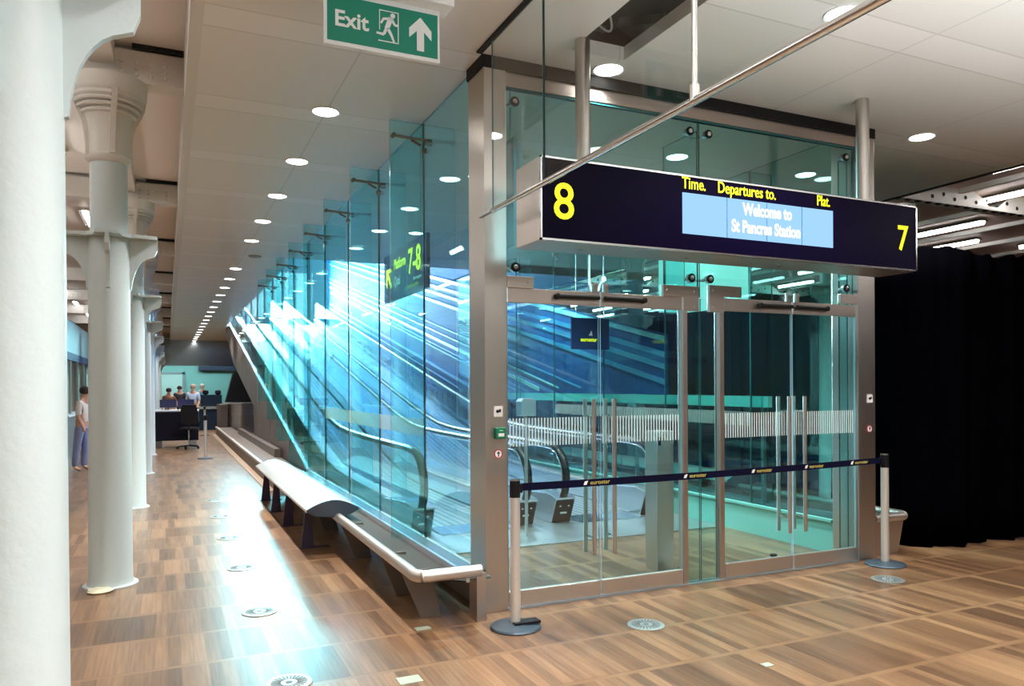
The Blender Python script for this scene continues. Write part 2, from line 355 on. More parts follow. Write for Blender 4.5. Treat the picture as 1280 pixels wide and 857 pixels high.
# ------------------------------------------------------------------ columns
def column_tree():
    t = thing('iron_column', '', 'column', (0, 0, 0), 'white cast iron columns')
    MB().lathe((0, 0, 0), [(.205, 0), (.205, .012), (.178, .02), (.165, .05), (.158, 1.2), (.153, 2.45), (.150, 2.86), (.142, 2.862), (.138, 3.5)], 48).build('shaft', M_paint, t)
    # flared capital: octagonal bell with vertical ribs and stepped rings
    c = MB().lathe((0, 0, 0), [(.142, 3.46), (.168, 3.485), (.172, 3.505), (.150, 3.53), (.152, 3.70), (.165, 3.80), (.200, 3.90), (.235, 3.955), (.262, 3.975), (.262, 4.00), (.278, 4.01), (.288, 4.03), (.290, 4.14)], 40)
    for k in range(4):
        a = PI/2*k-1.35; u = Vector((math.cos(a), math.sin(a), 0)); w = Vector((-u.y, u.x, 0))*.022
        pr = [(.13, 3.52), (.170, 3.52), (.172, 3.62), (.182, 3.72), (.205, 3.80), (.245, 3.88), (.272, 3.95), (.283, 4.03), (.13, 4.03)]
        c.prism([u*r+Vector((0, 0, z))-w for r, z in pr], w*2)
    for r, z in ((.205, 3.86), (.235, 3.90), (.255, 3.94)):
        c.lathe((0, 0, 0), [(r-.05, z-.006), (r, z-.012), (r+.006, z), (r, z+.012), (r-.05, z+.03)], 40, cap=False)
    c.build('capital', M_paint2, t)
    b = MB()
    def fin(dx, dy, reach):
        u = Vector((dx, dy, 0)); w = Vector((-dy, dx, 0)); pr = [(.10, 2.86), (reach, 2.86), (reach, 2.775), (reach-.02, 2.72)]
        for i in range(1, 9):
            s = i/8; r = reach-.05+(.165-reach+.05)*(1-(1-s)**1.7); z = 2.705-.27*(s**1.7)
            pr.append((r, z))
        pr.append((.10, 2.40))
        b.prism([u*r+Vector((0, 0, z))-w*.016 for r, z in pr], w*.032)
        b.prism([u*.10-w*.12+Vector((0, 0, 2.855)), u*(reach)-w*.085+Vector((0, 0, 2.855)), u*(reach)+w*.085+Vector((0, 0, 2.855)), u*.10+w*.12+Vector((0, 0, 2.855))], (0, 0, .028))
    fin(1, 0, .36); fin(-1, 0, .36); fin(0, -1, .27); fin(0, 1, .27)
    b.lathe((0, 0, 0), [(.14, 2.85), (.20, 2.85), (.20, 2.883), (.14, 2.883)], 32)
    b.build('bracket', M_paint, t)
    return t
c0 = column_tree()
for k in range(0, 10):
    o = c0 if k == 0 else copy_tree(c0)
    o.location = (COLX, COLY0+COLP*k, 0)
    o['label'] = ['white cast iron column filling the left edge of the picture', 'white cast iron column with flared capital, first whole one in the row'][k] if k < 2 else 'white cast iron column, %s in the row from the viewer' % ORD[k]
# dark row right, seen through the glass
for k in range(0, 6):
    o = copy_tree(c0); o.location = (7.7, 7.04+COLP*k, 0); o['group'] = 'columns beyond the glass enclosure'
    o['label'] = 'shadowed iron column beyond the glass enclosure, %s from the curtain' % ORD[k]
p = MB().lathe((0, 0, 0), [(.0, .0), (.09, .0), (.10, .012), (.07, .028), (.0, .03)], 9).box(-.09, .03, -.03, .05, 0, .024).build('crumpled_tape', principled('cream_tape', (.75, .70, .5), .6), None, (COLX-.06, 6.83, 0.0))
tag(p, 'scrap of cream tape on the floor at the foot of the first whole column', 'tape')

# ------------------------------------------------------------------ downlights
def downlight():
    t = thing('downlight', '', 'ceiling light')
    MB().lathe((0, 0, 0), [(.118, -.010), (.112, -.008), (.106, -.004), (.104, .05), (.12, .05), (.12, -.010)][::-1], 28, cap=False).build('trim_ring', M_lampwhite, t)
    d = MB().lathe((0, 0, 0), [(0, -.006), (.104, -.006), (.104, .02), (0, .02)], 28).build('lamp_disc', M_down, t)
    return t
d0 = downlight(); first = [True]
def put_light(x, y, label, group, spot=0):
    o = d0 if first[0] else copy_tree(d0); first[0] = False
    o.location = (x, y, CZ); o['label'] = label; o['group'] = group
    if spot:
        l = bpy.data.lights.new('downlight_beam', 'SPOT'); l.energy = spot*1.9; l.spot_size = math.radians(125); l.spot_blend = .7; l.color = (1, .985, .96); l.shadow_soft_size = .08
        lo = bpy.data.objects.new('downlight_beam', l); COL.objects.link(lo); lo.location = (x, y, CZ-.03)
n = 0
for k in range(-3, 25):
    y = 5.0+1.565*k
    if k in (-1, 0, 6): continue
    n += 1 if k > 0 else 0
    put_light(1.25, y, 'round recessed downlight over the passage, %s from the viewer in its row' % ORD[n-1] if k > 0 else 'round recessed downlight over the passage %s the viewer' % ('above' if k == -2 else 'behind'), 'downlights in the passage row', 215 if k < 9 else (215 if k % 2 else 0))
for x, y, l in ((3.02, 4.84, 'round recessed downlight beside the left sign hanger tube'), (3.94, 3.5, 'round recessed downlight near the upper right above the hanging glass screen'),
                (6.59, 4.94, 'round recessed downlight right of the right sign hanger tube'), (4.82, 6.4, 'round recessed downlight inside the enclosure above the departures sign'),
                (6.56, 6.36, 'round recessed downlight seen through the glass above the word Plat'), (3.3, 1.2, 'round recessed downlight nearest the viewer on the right'),
                (5.2, 1.6, 'round recessed downlight out to the right of the viewer'), (6.9, 3.0, 'round recessed downlight right of the sign and nearer the viewer'),
                (3.5, 11.2, 'round recessed downlight deep inside the enclosure over the walkways'), (5.2, 11.2, 'round recessed downlight inside the enclosure near its right wall'), (3.2, 7.9, 'round recessed downlight just inside the enclosure over the near walkway')):
    put_light(x, y, l, 'downlights around the enclosure', 300 if (y > 5.5 and x < 5.8) else 0 if x == 6.56 else 95)
struct_v = MB().lathe((0, 0, 0), [(.0, -.02), (.10, -.02), (.12, .0), (.0, .0)], 24).build('ceiling_vent', M_bronze, None, (1.45, 14.3, CZ))
tag(struct_v, 'dark round ceiling vent between the passage downlights', 'vent')
# strip lights
def strip():
    t = thing('strip_light', '', 'strip light')
    MB().box(-.03, .03, -.6, .6, -.02, .0).tube([(0, -.6, -.035), (0, .6, -.035)], .02, 8).build('lamp_tube', M_strip, t)
    MB().prism([(-.09, -.62, .0), (-.05, -.62, .05), (.05, -.62, .05), (.09, -.62, .0)], (0, 1.24, 0)).build('reflector', M_stripmirror, t)
    return t
VC = {}
def vis(key): VC[key] = VC.get(key, -1)+1; return VC[key]
s0 = strip(); fs = [True]
def put_strip(x, y, z, label, group):
    o = s0 if fs[0] else copy_tree(s0); fs[0] = False
    o.location = (x, y, z); o['label'] = label; o['group'] = group
for i, x in enumerate((9.45, 10.9, 12.3, 13.8, 15.2)):
    for j in range(10):
        y = -3.5+ (i % 2)*1.1 + 3.2*j
        put_strip(x, y+2.6, 4.31, ('strip light under the pink ceiling, %s row from the edge, %s in view along it' % (ORD[i], ORD[vis('r%d' % i)]) if in_frame(x, y+2.6, 4.3) else 'strip light out of view to the right, %s row, %s along' % (ORD[i], ORD[j])), 'strip lights on the right')
for i, x in enumerate((-1.17, -2.7, -4.6)):
    for j in range(9):
        y = -3.2+(i % 2)*1.2+COLP*j*.98
        put_strip(x, y, 4.40, ('strip light beyond the columns, %s row out, %s in view along it' % (ORD[i], ORD[vis('l%d' % i)]) if in_frame(x, y, 4.4) else 'strip light out of view to the left, %s row, %s along' % (ORD[i], ORD[j])), 'strip lights beyond the columns')

# ------------------------------------------------------------------ enclosure front
FY = 5.0
front = thing('glass_facade', 'steel framed glass front of the walkway enclosure', 'glass front', (0, FY, 0))
def post(x0, x1, nm):
    MB().box(x0, x1, -.03, .27, 0, 3.90).build('corner_post', M_steel, front, bevel=.004)
post(2.06, 2.235, 'l'); post(5.76, 5.98, 'r')
MB().box(2.05, 5.99, -.035, .28, 3.90, 3.988).build('head_gap', M_gap, front)
MB().box(2.235, 5.76, -.01, .08, 3.80, 3.90).build('head_beam', M_pinksteel, front, bevel=.003)
MB().box(2.235, 5.76, -.0, .03, 3.785, 3.80).build('glazing_gasket', M_edge, front)
for x0, x1 in ((2.25, 3.985), (4.0, 5.75)):
    MB().pane('y', .02, .014, x0, x1, 2.345, 3.785).build('pane', [M_glass, M_edge], front)
for x0, x1 in ((3.835, 3.99), (4.005, 4.165)):
    MB().pane('y', .02, .014, x0, x1, .01, 2.335).build('pane', [M_glass, M_edge], front)
MB().pane('x', 3.993, .016, .035, .50, 2.44, 3.72).build('glass_fin', [M_glassf, M_edge], front)
MB().pane('x', 5.70, .016, .035, .13, .02, 3.72).build('glass_fin', [M_glassf, M_edge], front)
for x in (3.80, 4.175):   # slim jamb posts
    MB().box(x, x+.045, -.02, .05, 0, 2.24).build('jamb', M_pinksteel, front, bevel=.002)
# L patches and bolts
def patch(pts):
    MB().prism([(x, -.032, z) for x, z in pts], (0, .03, 0)).build('patch_fitting', M_pinksteel, front, bevel=.002)
patch([(3.60, 2.335), (3.60, 2.425), (3.955, 2.425), (3.955, 2.225), (3.80, 2.225), (3.80, 2.335)])
patch([(4.06, 2.225), (4.06, 2.445), (4.40, 2.445), (4.40, 2.355), (4.215, 2.355), (4.215, 2.225)])
patch([(2.235, 2.335), (2.235, 2.42), (2.45, 2.42), (2.45, 2.335)])
patch([(5.54, 2.355), (5.54, 2.44), (5.76, 2.44), (5.76, 2.355)])
bolts = MB()
for x, z in ((3.64, 2.38), (3.91, 2.38), (3.91, 2.26), (4.10, 2.40), (4.36, 2.40), (4.10, 2.26), (2.41, 2.38), (5.58, 2.40)):
    bolts.lathe((x, -.032, z), [(0, .006), (.009, .005), (.011, 0)], 10, 'y')
bolts.build('screw_heads', M_dull, front)
def spider(x, z, armto):
    MB().lathe((x, .01, z), [(0, -.005), (.034, -.005), (.034, -.03), (0, -.03)], 20, 'y').tube([(x, .03, z), (x, .09, z), (armto, .13, z-.01)], .014, 8).build('spider_fitting', M_dull, front)
    fc = MB().lathe((x, .006, z), [(0, .006), (.036, .006), (.036, 0)], 20, 'y').build('fitting_disc', M_black, front)
    MB().lathe((x, -.001, z), [(0, .008), (.018, .007), (.02, 0)], 14, 'y').build('fitting_cap', M_chrome, fc)
for x, z, a in ((2.32, 3.70, 2.24), (2.32, 2.49, 2.24), (3.90, 3.70, 3.99), (4.09, 3.70, 3.99), (3.91, 2.50, 3.99), (4.10, 2.50, 3.99), (5.66, 3.70, 5.76), (5.66, 2.50, 5.76)):
    spider(x, z, a)
# post plates
def sq_plate(x, z):
    t = MB().box(x-.034, x+.034, -.036, -.03, z-.038, z+.038).build('switch_plate', M_whitep, front)
    MB().lathe((x-.006, -.036, z), [(.0, .002), (.012, .002), (.012, 0)], 12, 'y').box(x+.006, x+.02, -.038, -.036, z-.006, z+.016).build('plate_mark', M_black, t)
sq_plate(2.16, 1.44); sq_plate(5.905, 1.49)
g = MB().box(2.125, 2.205, -.075, -.03, 1.245, 1.325).build('call_point', M_callgreen, front, bevel=.006)
MB().box(2.143, 2.187, -.078, -.075, 1.262, 1.285).build('call_point_window', M_whitep, g)
MB().box(2.152, 2.178, -.078, -.075, 1.30, 1.307).build('call_point_mark', principled('pale_green', (.4, .8, .55), .5), g)
for x, z in ((2.16, 1.135), (5.90, 1.21)):
    r = MB().lathe((x, -.030, z), [(.0, .003), (.034, .003), (.034, 0)], 20, 'y').build('warning_disc', M_red, front)
    MB().lathe((x, -.033, z), [(.0, .002), (.026, .002), (.026, 0)], 20, 'y').build('disc_face', M_whitep, r)
    MB().box(x-.004, x+.004, -.0365, -.035, z-.02, z+.02).box(x-.012, x+.012, -.0365, -.035, z+.002, z+.010).build('disc_mark', M_black, r)

# doors: four glass leaves
def door(n, x0, x1, zt, hinge, label):
    t = thing('door_%d' % n, label, 'glass door', (0, FY, 0), None, 'structure')
    w = x1-x0
    MB().pane('y', .0, .012, x0+.004, x1-.004, .12, zt-.10).build('door_glass', [M_glassd, M_wedge], t)
    MB().box(x0+.004, x1-.004, -.02, .02, zt-.105, zt).build('top_rail', M_pinksteel, t, bevel=.003)
    MB().box(x0+.004, x1-.004, -.02, .02, .015, .13).build('bottom_rail', M_steelh, t, bevel=.003)
    # door closer arm
    xm = x1 if hinge == 'l' else x0; sgn = -1 if hinge == 'l' else 1
    MB().tube([(xm+sgn*.02, -.045, zt-.045), (xm+sgn*.38, -.045, zt-.048)], .017, 10).lathe((xm+sgn*.38, -.045, zt-.048), [(0, .02), (.022, .015), (.022, -.02), (0, -.025)], 12, 'y').build('closer_arm', M_gap, t)
    MB().box(xm+sgn*.045-.018, xm+sgn*.045+.018, -.03, .0, zt-.005, zt+.075).lathe((xm+sgn*.045, -.03, zt+.055), [(0, .014), (.014, .012), (.014, 0)], 10, 'y').build('top_pivot', M_steel, t, bevel=.003)
    # paired pull bars
    hx = xm+sgn*.085
    for ysgn, dx in ((-1, 0), (1, 0)):
        y = ysgn*.065
        h = MB().tube([(hx, y, .34), (hx, y, 1.52)], .017, 14).build('pull_bar', M_steel, t)
        MB().tube([(hx, y, .47), (hx, ysgn*.006, .47)], .009, 8).tube([(hx, y, 1.39), (hx, ysgn*.006, 1.39)], .009, 8).build('bar_stud', M_chrome, h)
    f = MB(); k = int((w-.02)/.026)
    for i in range(k):
        xx = x0+.015+i*(w-.03)/k
        f.box(xx, xx+.009, -.0085, -.0065, 1.18, 1.385)
    f.build('etched_stripes', M_frit, t)
    return t
door(1, 2.245, 3.02, 2.335, 'l', 'glass door leaf next to the left steel corner post')
door(2, 3.03, 3.795, 2.335, 'r', 'glass door leaf left of the narrow fixed centre panes')
door(3, 4.225, 4.975, 2.345, 'l', 'glass door leaf right of the narrow fixed centre panes')
door(4, 4.985, 5.75, 2.345, 'r', 'glass door leaf next to the right steel corner post')
struct('trim_5', MB().box(2.24, 5.76, 4.96, 5.05, .0, .008), M_dull, 'steel threshold strip under the glass doors', 'threshold')
for i, (x, y) in enumerate(((3.62, 5.22), (4.02, 5.30), (5.10, 5.35))):
    o = MB().lathe((0, 0, 0), [(.035, 0), (.035, .012), (.014, .02), (.014, .03), (.032, .035), (.032, .055), (.0, .06)], 16).build('door_stop', M_black, None, (x, y, 0))
    tag(o, ['small black door stop on the floor left of the steel pier', 'small black door stop on the floor right of the steel pier', 'small black door stop on the floor behind the right hand doors'][i], 'door stop')

# ------------------------------------------------------------------ enclosure side walls
GX = 2.10
SL0, SLP = 12.46, .218
def zbot(y): return .26 if y <= SL0 else .26+(y-SL0)*SLP
js = [5.27, 6.48, 8.05, 9.57, 11.13, 12.62, 14.13, 15.65, 17.2, 18.75, 20.3, 21.85, 23.4, 24.95, 26.5, 28.05, 29.6]
def side_wall(gx, sgn, name, label):
    w = thing(name, label, 'glass wall', (gx, 0, 0))
    for i in range(len(js)-1 if sgn > 0 else 7):
        y0, y1 = js[i]+.007, js[i+1]-.007
        ztop = CZ-.006 if y1 < RY0 else (CZ+.0 if True else 0)
        if zbot(y1) > ztop-.05: y1 = SL0+(ztop-.06-.26)/SLP
        if y0 >= y1: break
        mb = MB()
        if y0 < SL0 < y1:
            mb.pane('x', 0, .014, y0, SL0, .26, ztop); mb.pane('x', 0, .014, SL0, y1, (.26, zbot(y1)), ztop)
        else: mb.pane('x', 0, .014, y0, y1, (zbot(y0), zbot(y1)), ztop)
        mb.build('pane', [M_glass, M_edge], w)
        MB().box(-.005, .005, js[i+1]-.007, js[i+1]+.007, zbot(js[i+1]), ztop-.01).build('joint_seal', M_edge, w) if i < 14 else None
    for i in range(1, 9 if sgn > 0 else 6):     # stabilising fins on the passage side
        y = js[i]; zb = zbot(y)+.03
        fn = MB().pane('y', y, .016, -sgn*.31 if sgn > 0 else .008, -.008 if sgn > 0 else .31, zb, 3.97).build('glass_fin', [M_glassf, M_edge], w)
        o = -1 if sgn > 0 else 1
        MB().tube([(o*.27, y-.02, 3.83), (o*.06, y-.03, 3.82), (-o*.05, y-.04, 3.81)], .014, 8).tube([(o*.12, y-.02, 3.81), (o*.04, y-.05, 3.76)], .011, 8)\
            .lathe((-o*.02, y-.07, 3.79), [(0, -.03), (.03, -.03), (.03, .03), (0, .03)], 14, 'x').lathe((o*.02, y-.07, 3.71), [(0, -.02), (.025, -.02), (.025, .02), (0, .02)], 14, 'x')\
            .lathe((o*.28, y-.02, 3.83), [(0, .02), (.022, .02), (.022, -.02), (0, -.02)], 12, 'y').build('spider_fitting', principled('bronze_fitting', (.25, .20, .17), .35, .9), fn)
    # base channel
    MB().box(-.03, .03, 5.27, SL0, .225, .262).build('base_channel', M_steelh, w)
    MB().prism([(-.03, SL0, .225), (-.03, SL0, .262), (-.03, 29.6, zbot(29.6)+.0), (-.03, 29.6, zbot(29.6)-.06)], (.06, 0, 0)).build('sloping_channel', M_clad, w)
    f = MB()
    for (a, b) in ((6.5, 11.1),):
        kk = int((b-a)/.03)
        for i in range(kk):
            yy = a+i*(b-a)/kk
            f.box(-.0095, -.0075, yy, yy+.011, 1.17, 1.325)
    f.build('etched_stripes', principled('side_etching', (.42, .50, .46), .7), w)
    return w
sw = side_wall(GX, 1, 'glass_side_wall', 'long teal glass side wall with fins beside the benches')
side_wall(5.86, -1, 'glass_side_wall', 'far glass side wall of the enclosure, right of the walkways')
# bronze spandrel under the sloping glass
def spandrel(x, t, label, nm):
    pts = [(x, SL0, .0), (x, 20.9, .0), (x, 21.0, 1.13), (x, 27.6, 2.45), (x, 31.2, 3.75), (x, 31.2, zbot(31.2)-.03 if zbot(31.2) < 3.95 else 3.95), (x, 29.0, zbot(29.0)-.03), (x, SL0, .225)]
    o = MB().prism(pts, (t, 0, 0)).build(nm, M_bronze)
    return tag(o, label, 'cladding', None, 'structure')
sp = spandrel(GX-.02, .05, 'dark bronze triangular panel under the sloping glass', 'wall_spandrel_left')
for y, z0, z1 in ((14.6, .02, .66), (17.3, .02, 1.25), (19.9, .02, 1.82)):
    MB().prism([(GX-.024, y+.55, z0), (GX-.024, y+.565, z0), (GX-.024, y+.015, z1), (GX-.024, y, z1)], (.004, 0, 0)).build('panel_joint', M_dull, sp)
spandrel(5.84, .05, 'dark bronze triangular panel at the far side of the walkways', 'wall_spandrel_right')
struct('trim_6', MB().prism([(2.13, 21.0, 1.13), (2.13, 31.2, 3.5), (2.13, 31.2, 3.6), (2.13, 21.0, 1.23)], (3.70, 0, 0)), M_bronze, 'dark soffit under the rising walkways', 'soffit')
M_kick = principled('kick_steel', (.30, .26, .23), .45, .5)
struct('trim_7', MB().box(2.07, 2.13, 5.27, SL0, 0, .225).box(5.83, 5.89, 5.27, SL0, 0, .225), M_kick, 'dark kick plates below the glass side walls', 'kick plate')
M_up = principled('pale_upstand', (.22, .62, .56), .5)
struct('trim_8', MB().box(5.795, 5.825, 5.3, 12.3, .0, .30).box(5.77, 5.825, 5.3, 12.3, .30, .325), M_up, 'pale low upstand along the inside right wall', 'upstand')
# steel landing inside
struct('floor_landing', MB().box(2.14, 5.79, 6.85, 12.3, .0, .012), M_landing, 'steel landing plate in front of the walkways', 'landing')

# ------------------------------------------------------------------ moving walkways
INC0 = 12.2
def zi(y): return 0 if y < INC0 else (y-INC0)*SLP
def prof(dz, y0=8.1, y1=31., step=.35):
    pts = []; y = y0
    while y < y1:
        # smooth the bend
        e = y-INC0; z = SLP*(math.sqrt(e*e+.6)+e)/2 - (0 if e > -3 else 0)
        pts.append((y, z+dz)); y += step
    return pts
def walkway():
    t = thing('moving_walkway', '', 'moving walkway', (0, 0, 0), 'inclined moving walkways')
    W2 = .62
    b = MB(); pr = prof(0.02)
    b.prism([(-W2+.1, y, z) for y, z in pr]+[(-W2+.1, y, z-.06) for y, z in reversed(pr)], (2*W2-.2, 0, 0)); b.build('pallet_belt', M_pallet, t)
    g = MB()
    for k in range(11):
        x = -.49+.096*k
        g.prism([(x, y, z+.004) for y, z in pr]+[(x, y, z-.0) for y, z in reversed(pr)], (.03, 0, 0))
    g.build('belt_grooves', M_dull, t)
    MB().prism([(-.43, 7.72, .013), (.43, 7.72, .013), (.43, 8.12, .03), (-.43, 8.12, .03)], (0, 0, .006)).build('comb_plate', M_chrome, t)
    for s in (-1, 1):
        bal = MB(); a = prof(.26); c = prof(.0)
        bal.prism([(s*W2-.075, y, z) for y, z in a]+[(s*W2-.075, y, z-.0) for y, z in reversed(c)], (.15, 0, 0))
        bal = bal.build('balustrade_base', M_clad, t)
        d = MB(); a = prof(.26); a2 = prof(.285)
        d.prism([(s*W2-.095, y, z) for y, z in a2]+[(s*W2-.095, y, z) for y, z in reversed(a)], (.19, 0, 0)); d.build('deck_strip', M_steelh, bal)
        gp = MB(); a = prof(.285, 8.2); c = prof(.86, 8.2)
        gp.prism([(s*W2-.006, y, z) for y, z in a]+[(s*W2-.006, y, z) for y, z in reversed(c)], (.012, 0, 0))
        # rounded glass nose
        nose = [(8.2, .285)]+[(8.2-.30*math.sin(PI*i/10), .5725-.2875*math.cos(PI*i/10)) for i in range(1, 10)]+[(8.2, .86)]
        gp.prism([(s*W2-.006, y, z) for y, z in nose], (.012, 0, 0)); gp.build('balustrade_glass', M_clear, bal)
        # handrail loop
        path = [(s*W2, y, z) for y, z in reversed(prof(.91, 8.3))]
        path += [(s*W2, 8.15-.40*math.sin(PI*i/16)*(1.0), .54+.37*math.cos(PI*i/16)) for i in range(0, 15)]
        path += [(s*W2, 8.10, .20), (s*W2, 8.3, .20)]
        MB().tube(path, .04, 12, flat=(.048, .045)).build('handrail', M_rubber, bal)
        tr = MB().tube([(s*W2, y, z) for y, z in reversed(prof(.875, 8.3))]+[(s*W2, 8.18-.36*math.sin(PI*i/16), .545+.33*math.cos(PI*i/16)) for i in range(0, 14)], .02, 8, flat=(.024, .014)).build('handrail_track', M_chrome, bal)
        nb = MB().prism([(s*W2-.13, 7.90, .0), (s*W2-.13, 7.76, .32), (s*W2-.13, 7.98, .36), (s*W2-.13, 8.9, .29), (s*W2-.13, 8.9, 0)], (.26, 0, 0)).build('newel_box', M_clad, bal, bevel=.008)
        nf = MB().prism([(s*W2-.115, 7.890, .02), (s*W2-.115, 7.775, .285), (s*W2+.115, 7.775, .285), (s*W2+.115, 7.890, .02)], (0, -.012, -.001)).build('newel_face', M_black, nb)
        MB().box(s*W2-.04, s*W2+.04, 7.815, 7.83, .125, .145).lathe((s*W2-.055, 7.80, .22), [(0, .012), (.012, .012), (.012, 0)], 10, 'y').lathe((s*W2+.055, 7.80, .22), [(0, .012), (.012, .012), (.012, 0)], 10, 'y').build('face_badge', M_whitep, nf)
    return t
w1 = walkway(); w1.location = (3.12, 0, 0); w1['label'] = 'near inclined moving walkway just inside the left glass wall'
w2 = copy_tree(w1); w2.location = (4.84, -.02, 0); w2['label'] = 'inclined moving walkway further right behind the steel pier'
struct('trim_9', MB().prism([(3.83, y, z) for y, z in prof(.30, 8.95)]+[(3.83, y, z-.31) for y, z in reversed(prof(.30, 8.95))], (.29, 0, 0)), M_clad, 'pale cladding between the two walkways', 'cladding')
# added blue panel with pale strips painting reflected light streaks, parallel to the ramp
def zs(y, dz): return SLP*(y-INC0)+dz
def streak_panel():
    t = thing('light_streak_panel', 'added blue panel with pale inclined strips painting light streaks beside the far walkway', 'streak panel', (6.06, 0, 0))
    ya, yb = 8.3, 31.0
    def clip(dz0, dz1):
        # polygon between two inclined lines, not lower than 1.5
        ys = [ya+(yb-ya)*i/60 for i in range(61)]
        a = [(y, max(1.50, zs(y, dz0))) for y in ys]; b = [(y, max(1.50, zs(y, dz1))) for y in ys]
        k = [i for i in range(61) if b[i][1]-a[i][1] > .02]
        return [a[i] for i in k], [b[i] for i in k]
    a, b = clip(.25, 3.15)
    MB().prism([(0, y, z) for y, z in a]+[(0, y, z) for y, z in reversed(b)], (.03, 0, 0)).build('backing_panel', M_lback, t)
    ysu = [14.45+i*.5 for i in range(34)]
    MB().prism([(0, y, max(zs(y, 3.15), 4.1)) for y in ysu]+[(0, y, max(zs(y, 3.15), 4.1)+.5) for y in reversed(ysu)], (.03, 0, 0)).build('backing_panel', M_lback, t)
    MB().box(-.03, .03, 6.4, 14.0, 1.37, 1.495).build('lower_band', M_band, t)
    for yy in (6.5, 9.0, 11.5, 13.9): MB().box(-.02, .02, yy-.02, yy+.02, 0, 1.37).build('support_post', M_dull, t)
    rnd = random.Random(3); dz = .55
    while dz < 3.12:
        w = rnd.choice((.015, .025, .04, .07)); a, b = clip(dz, dz+w)
        if len(a) > 2: MB().prism([(-.03, y, z) for y, z in a]+[(-.03, y, z) for y, z in reversed(b)], (.03, 0, 0)).build('streak_strip', rnd.choice((M_lstrip, M_lstrip, M_lmid)), t)
        dz += w+rnd.choice((.05, .09, .14))
M_band = principled('sea_green_band', (.30, .68, .64), .5)
M_lback = principled('deep_blue_panel', (.008, .085, .32), .75, spec=.15)
M_lmid = principled('mid_blue_strip', (.10, .32, .62), .6)
M_lstrip = principled('pale_strip', (.75, .85, .9), .5)
streak_panel()
# added slats sloping over the ramp well, shaped to make light streaks
def slatted():
    t = thing('streak_slats', 'added sloping blue slats over the ramp shaping daylight into streaks', 'added slats', (0, 0, 0))
    y0, y1 = RY0+.02, 31.0
    def z_(y): return 4.12+SLP*(y-y0)
    x = 2.14; rnd = random.Random(5)
    while x < 5.78:
        w = rnd.choice((.10, .16, .24))
        MB().prism([(x, y0, z_(y0)), (x, y1, z_(y1)), (x, y1, z_(y1)+.05), (x, y0, z_(y0)+.05)], (w, 0, 0)).build('slat', rnd.choice((M_lback, M_lmid, M_clad)), t)
        x += w+rnd.choice((.05, .09, .14))
slatted()

t = thing('light_box', 'pale backlit box seen through the glass above the centre of the doors', 'light box', (9.75, 12.0, 0))
MB().box(-1.05, 1.05, 0, .15, 3.03, 4.05).build('box_face', principled('pale_backlit', (.7, .85, .82), .5, emis=(.62, 1, .92), estr=.9), t)
MB().box(-1.07, 1.07, -.01, .16, 3.0, 3.03).box(-1.07, 1.07, -.01, .16, 4.05, 4.2).build('box_frame', M_dull, t)
# pier, sensor, panel, camera inside
t = thing('steel_pier', 'brushed steel ticket gate pier standing behind the doors', 'pier', (3.97, 5.55, 0))
MB().box(-.09, .09, -.09, .09, 0, 1.22).build('pier_body', M_steel, t, bevel=.004)
u = MB().box(-.115, -.04, -.13, -.085, 1.05, 1.22).build('reader_box', M_dull, t, bevel=.005)
MB().box(-.10, -.075, -.134, -.13, 1.10, 1.17).build('reader_window', M_black, u)
t = thing('sensor_post', 'pale grey sensor box on a thin stem by the near walkway', 'sensor', (3.50, 7.3, 0))
MB().tube([(0, 0, 0), (0, 0, 1.31)], .018, 10).lathe((0, 0, 0), [(.06, 0), (.06, .01), (0, .012)], 16).build('stem', M_dull, t)
MB().prism([(-.085, -.07, 1.30), (.085, -.07, 1.30), (.085, -.07, 1.46), (.06, -.07, 1.49), (-.06, -.07, 1.49), (-.085, -.07, 1.46)], (0, .14, 0)).build('sensor_box', M_clad, t, bevel=.006)
t = thing('dome_camera', 'small dark dome camera under the enclosure ceiling', 'camera', (4.15, 6.9, CZ))
MB().lathe((0, 0, 0), [(.07, 0), (.07, -.03), (.0, -.03)], 20).build('camera_base', M_lampwhite, t)
MB().lathe((0, 0, 0), [(.06, -.03), (.058, -.06), (.04, -.09), (0, -.105)], 20).build('camera_dome', M_black, t)
t = thing('smoke_detector', 'small white smoke detector on the enclosure ceiling', 'smoke detector', (3.4, 7.0, CZ))
MB().lathe((0, 0, 0), [(.055, 0), (.055, -.02), (.035, -.045), (0, -.045)], 20).build('detector_body', M_lampwhite, t)
t = thing('notice_board', 'grey blue flat panel hanging behind the glass next to the left post', 'board', (2.42, 5.50, 0))
MB().box(-.012, .012, -.28, .22, 2.70, 3.52).build('panel_face', principled('grey_blue_panel', (.25, .29, .40), .5), t)
MB().box(-.004, .004, -.20, -.19, 3.52, CZ).box(-.004, .004, .15, .16, 3.52, CZ).build('hanger', M_dull, t)
t = thing('hanging_lamp_hook', 'white curled hook hanging inside above the doors', 'hook', (4.35, 7.4, 0))
MB().tube([(0, 0, CZ), (0, 0, 2.78), (.02, 0, 2.70), (.07, 0, 2.66), (.12, 0, 2.70), (.13, 0, 2.76)], .012, 8).lathe((.19, 0, 2.84), [(0, .01), (.03, .01), (.03, -.01), (0, -.01)], 12, 'y').tube([(.13, 0, 2.76), (.19, 0, 2.84)], .01, 8).build('hook_wire', M_whitep, t)

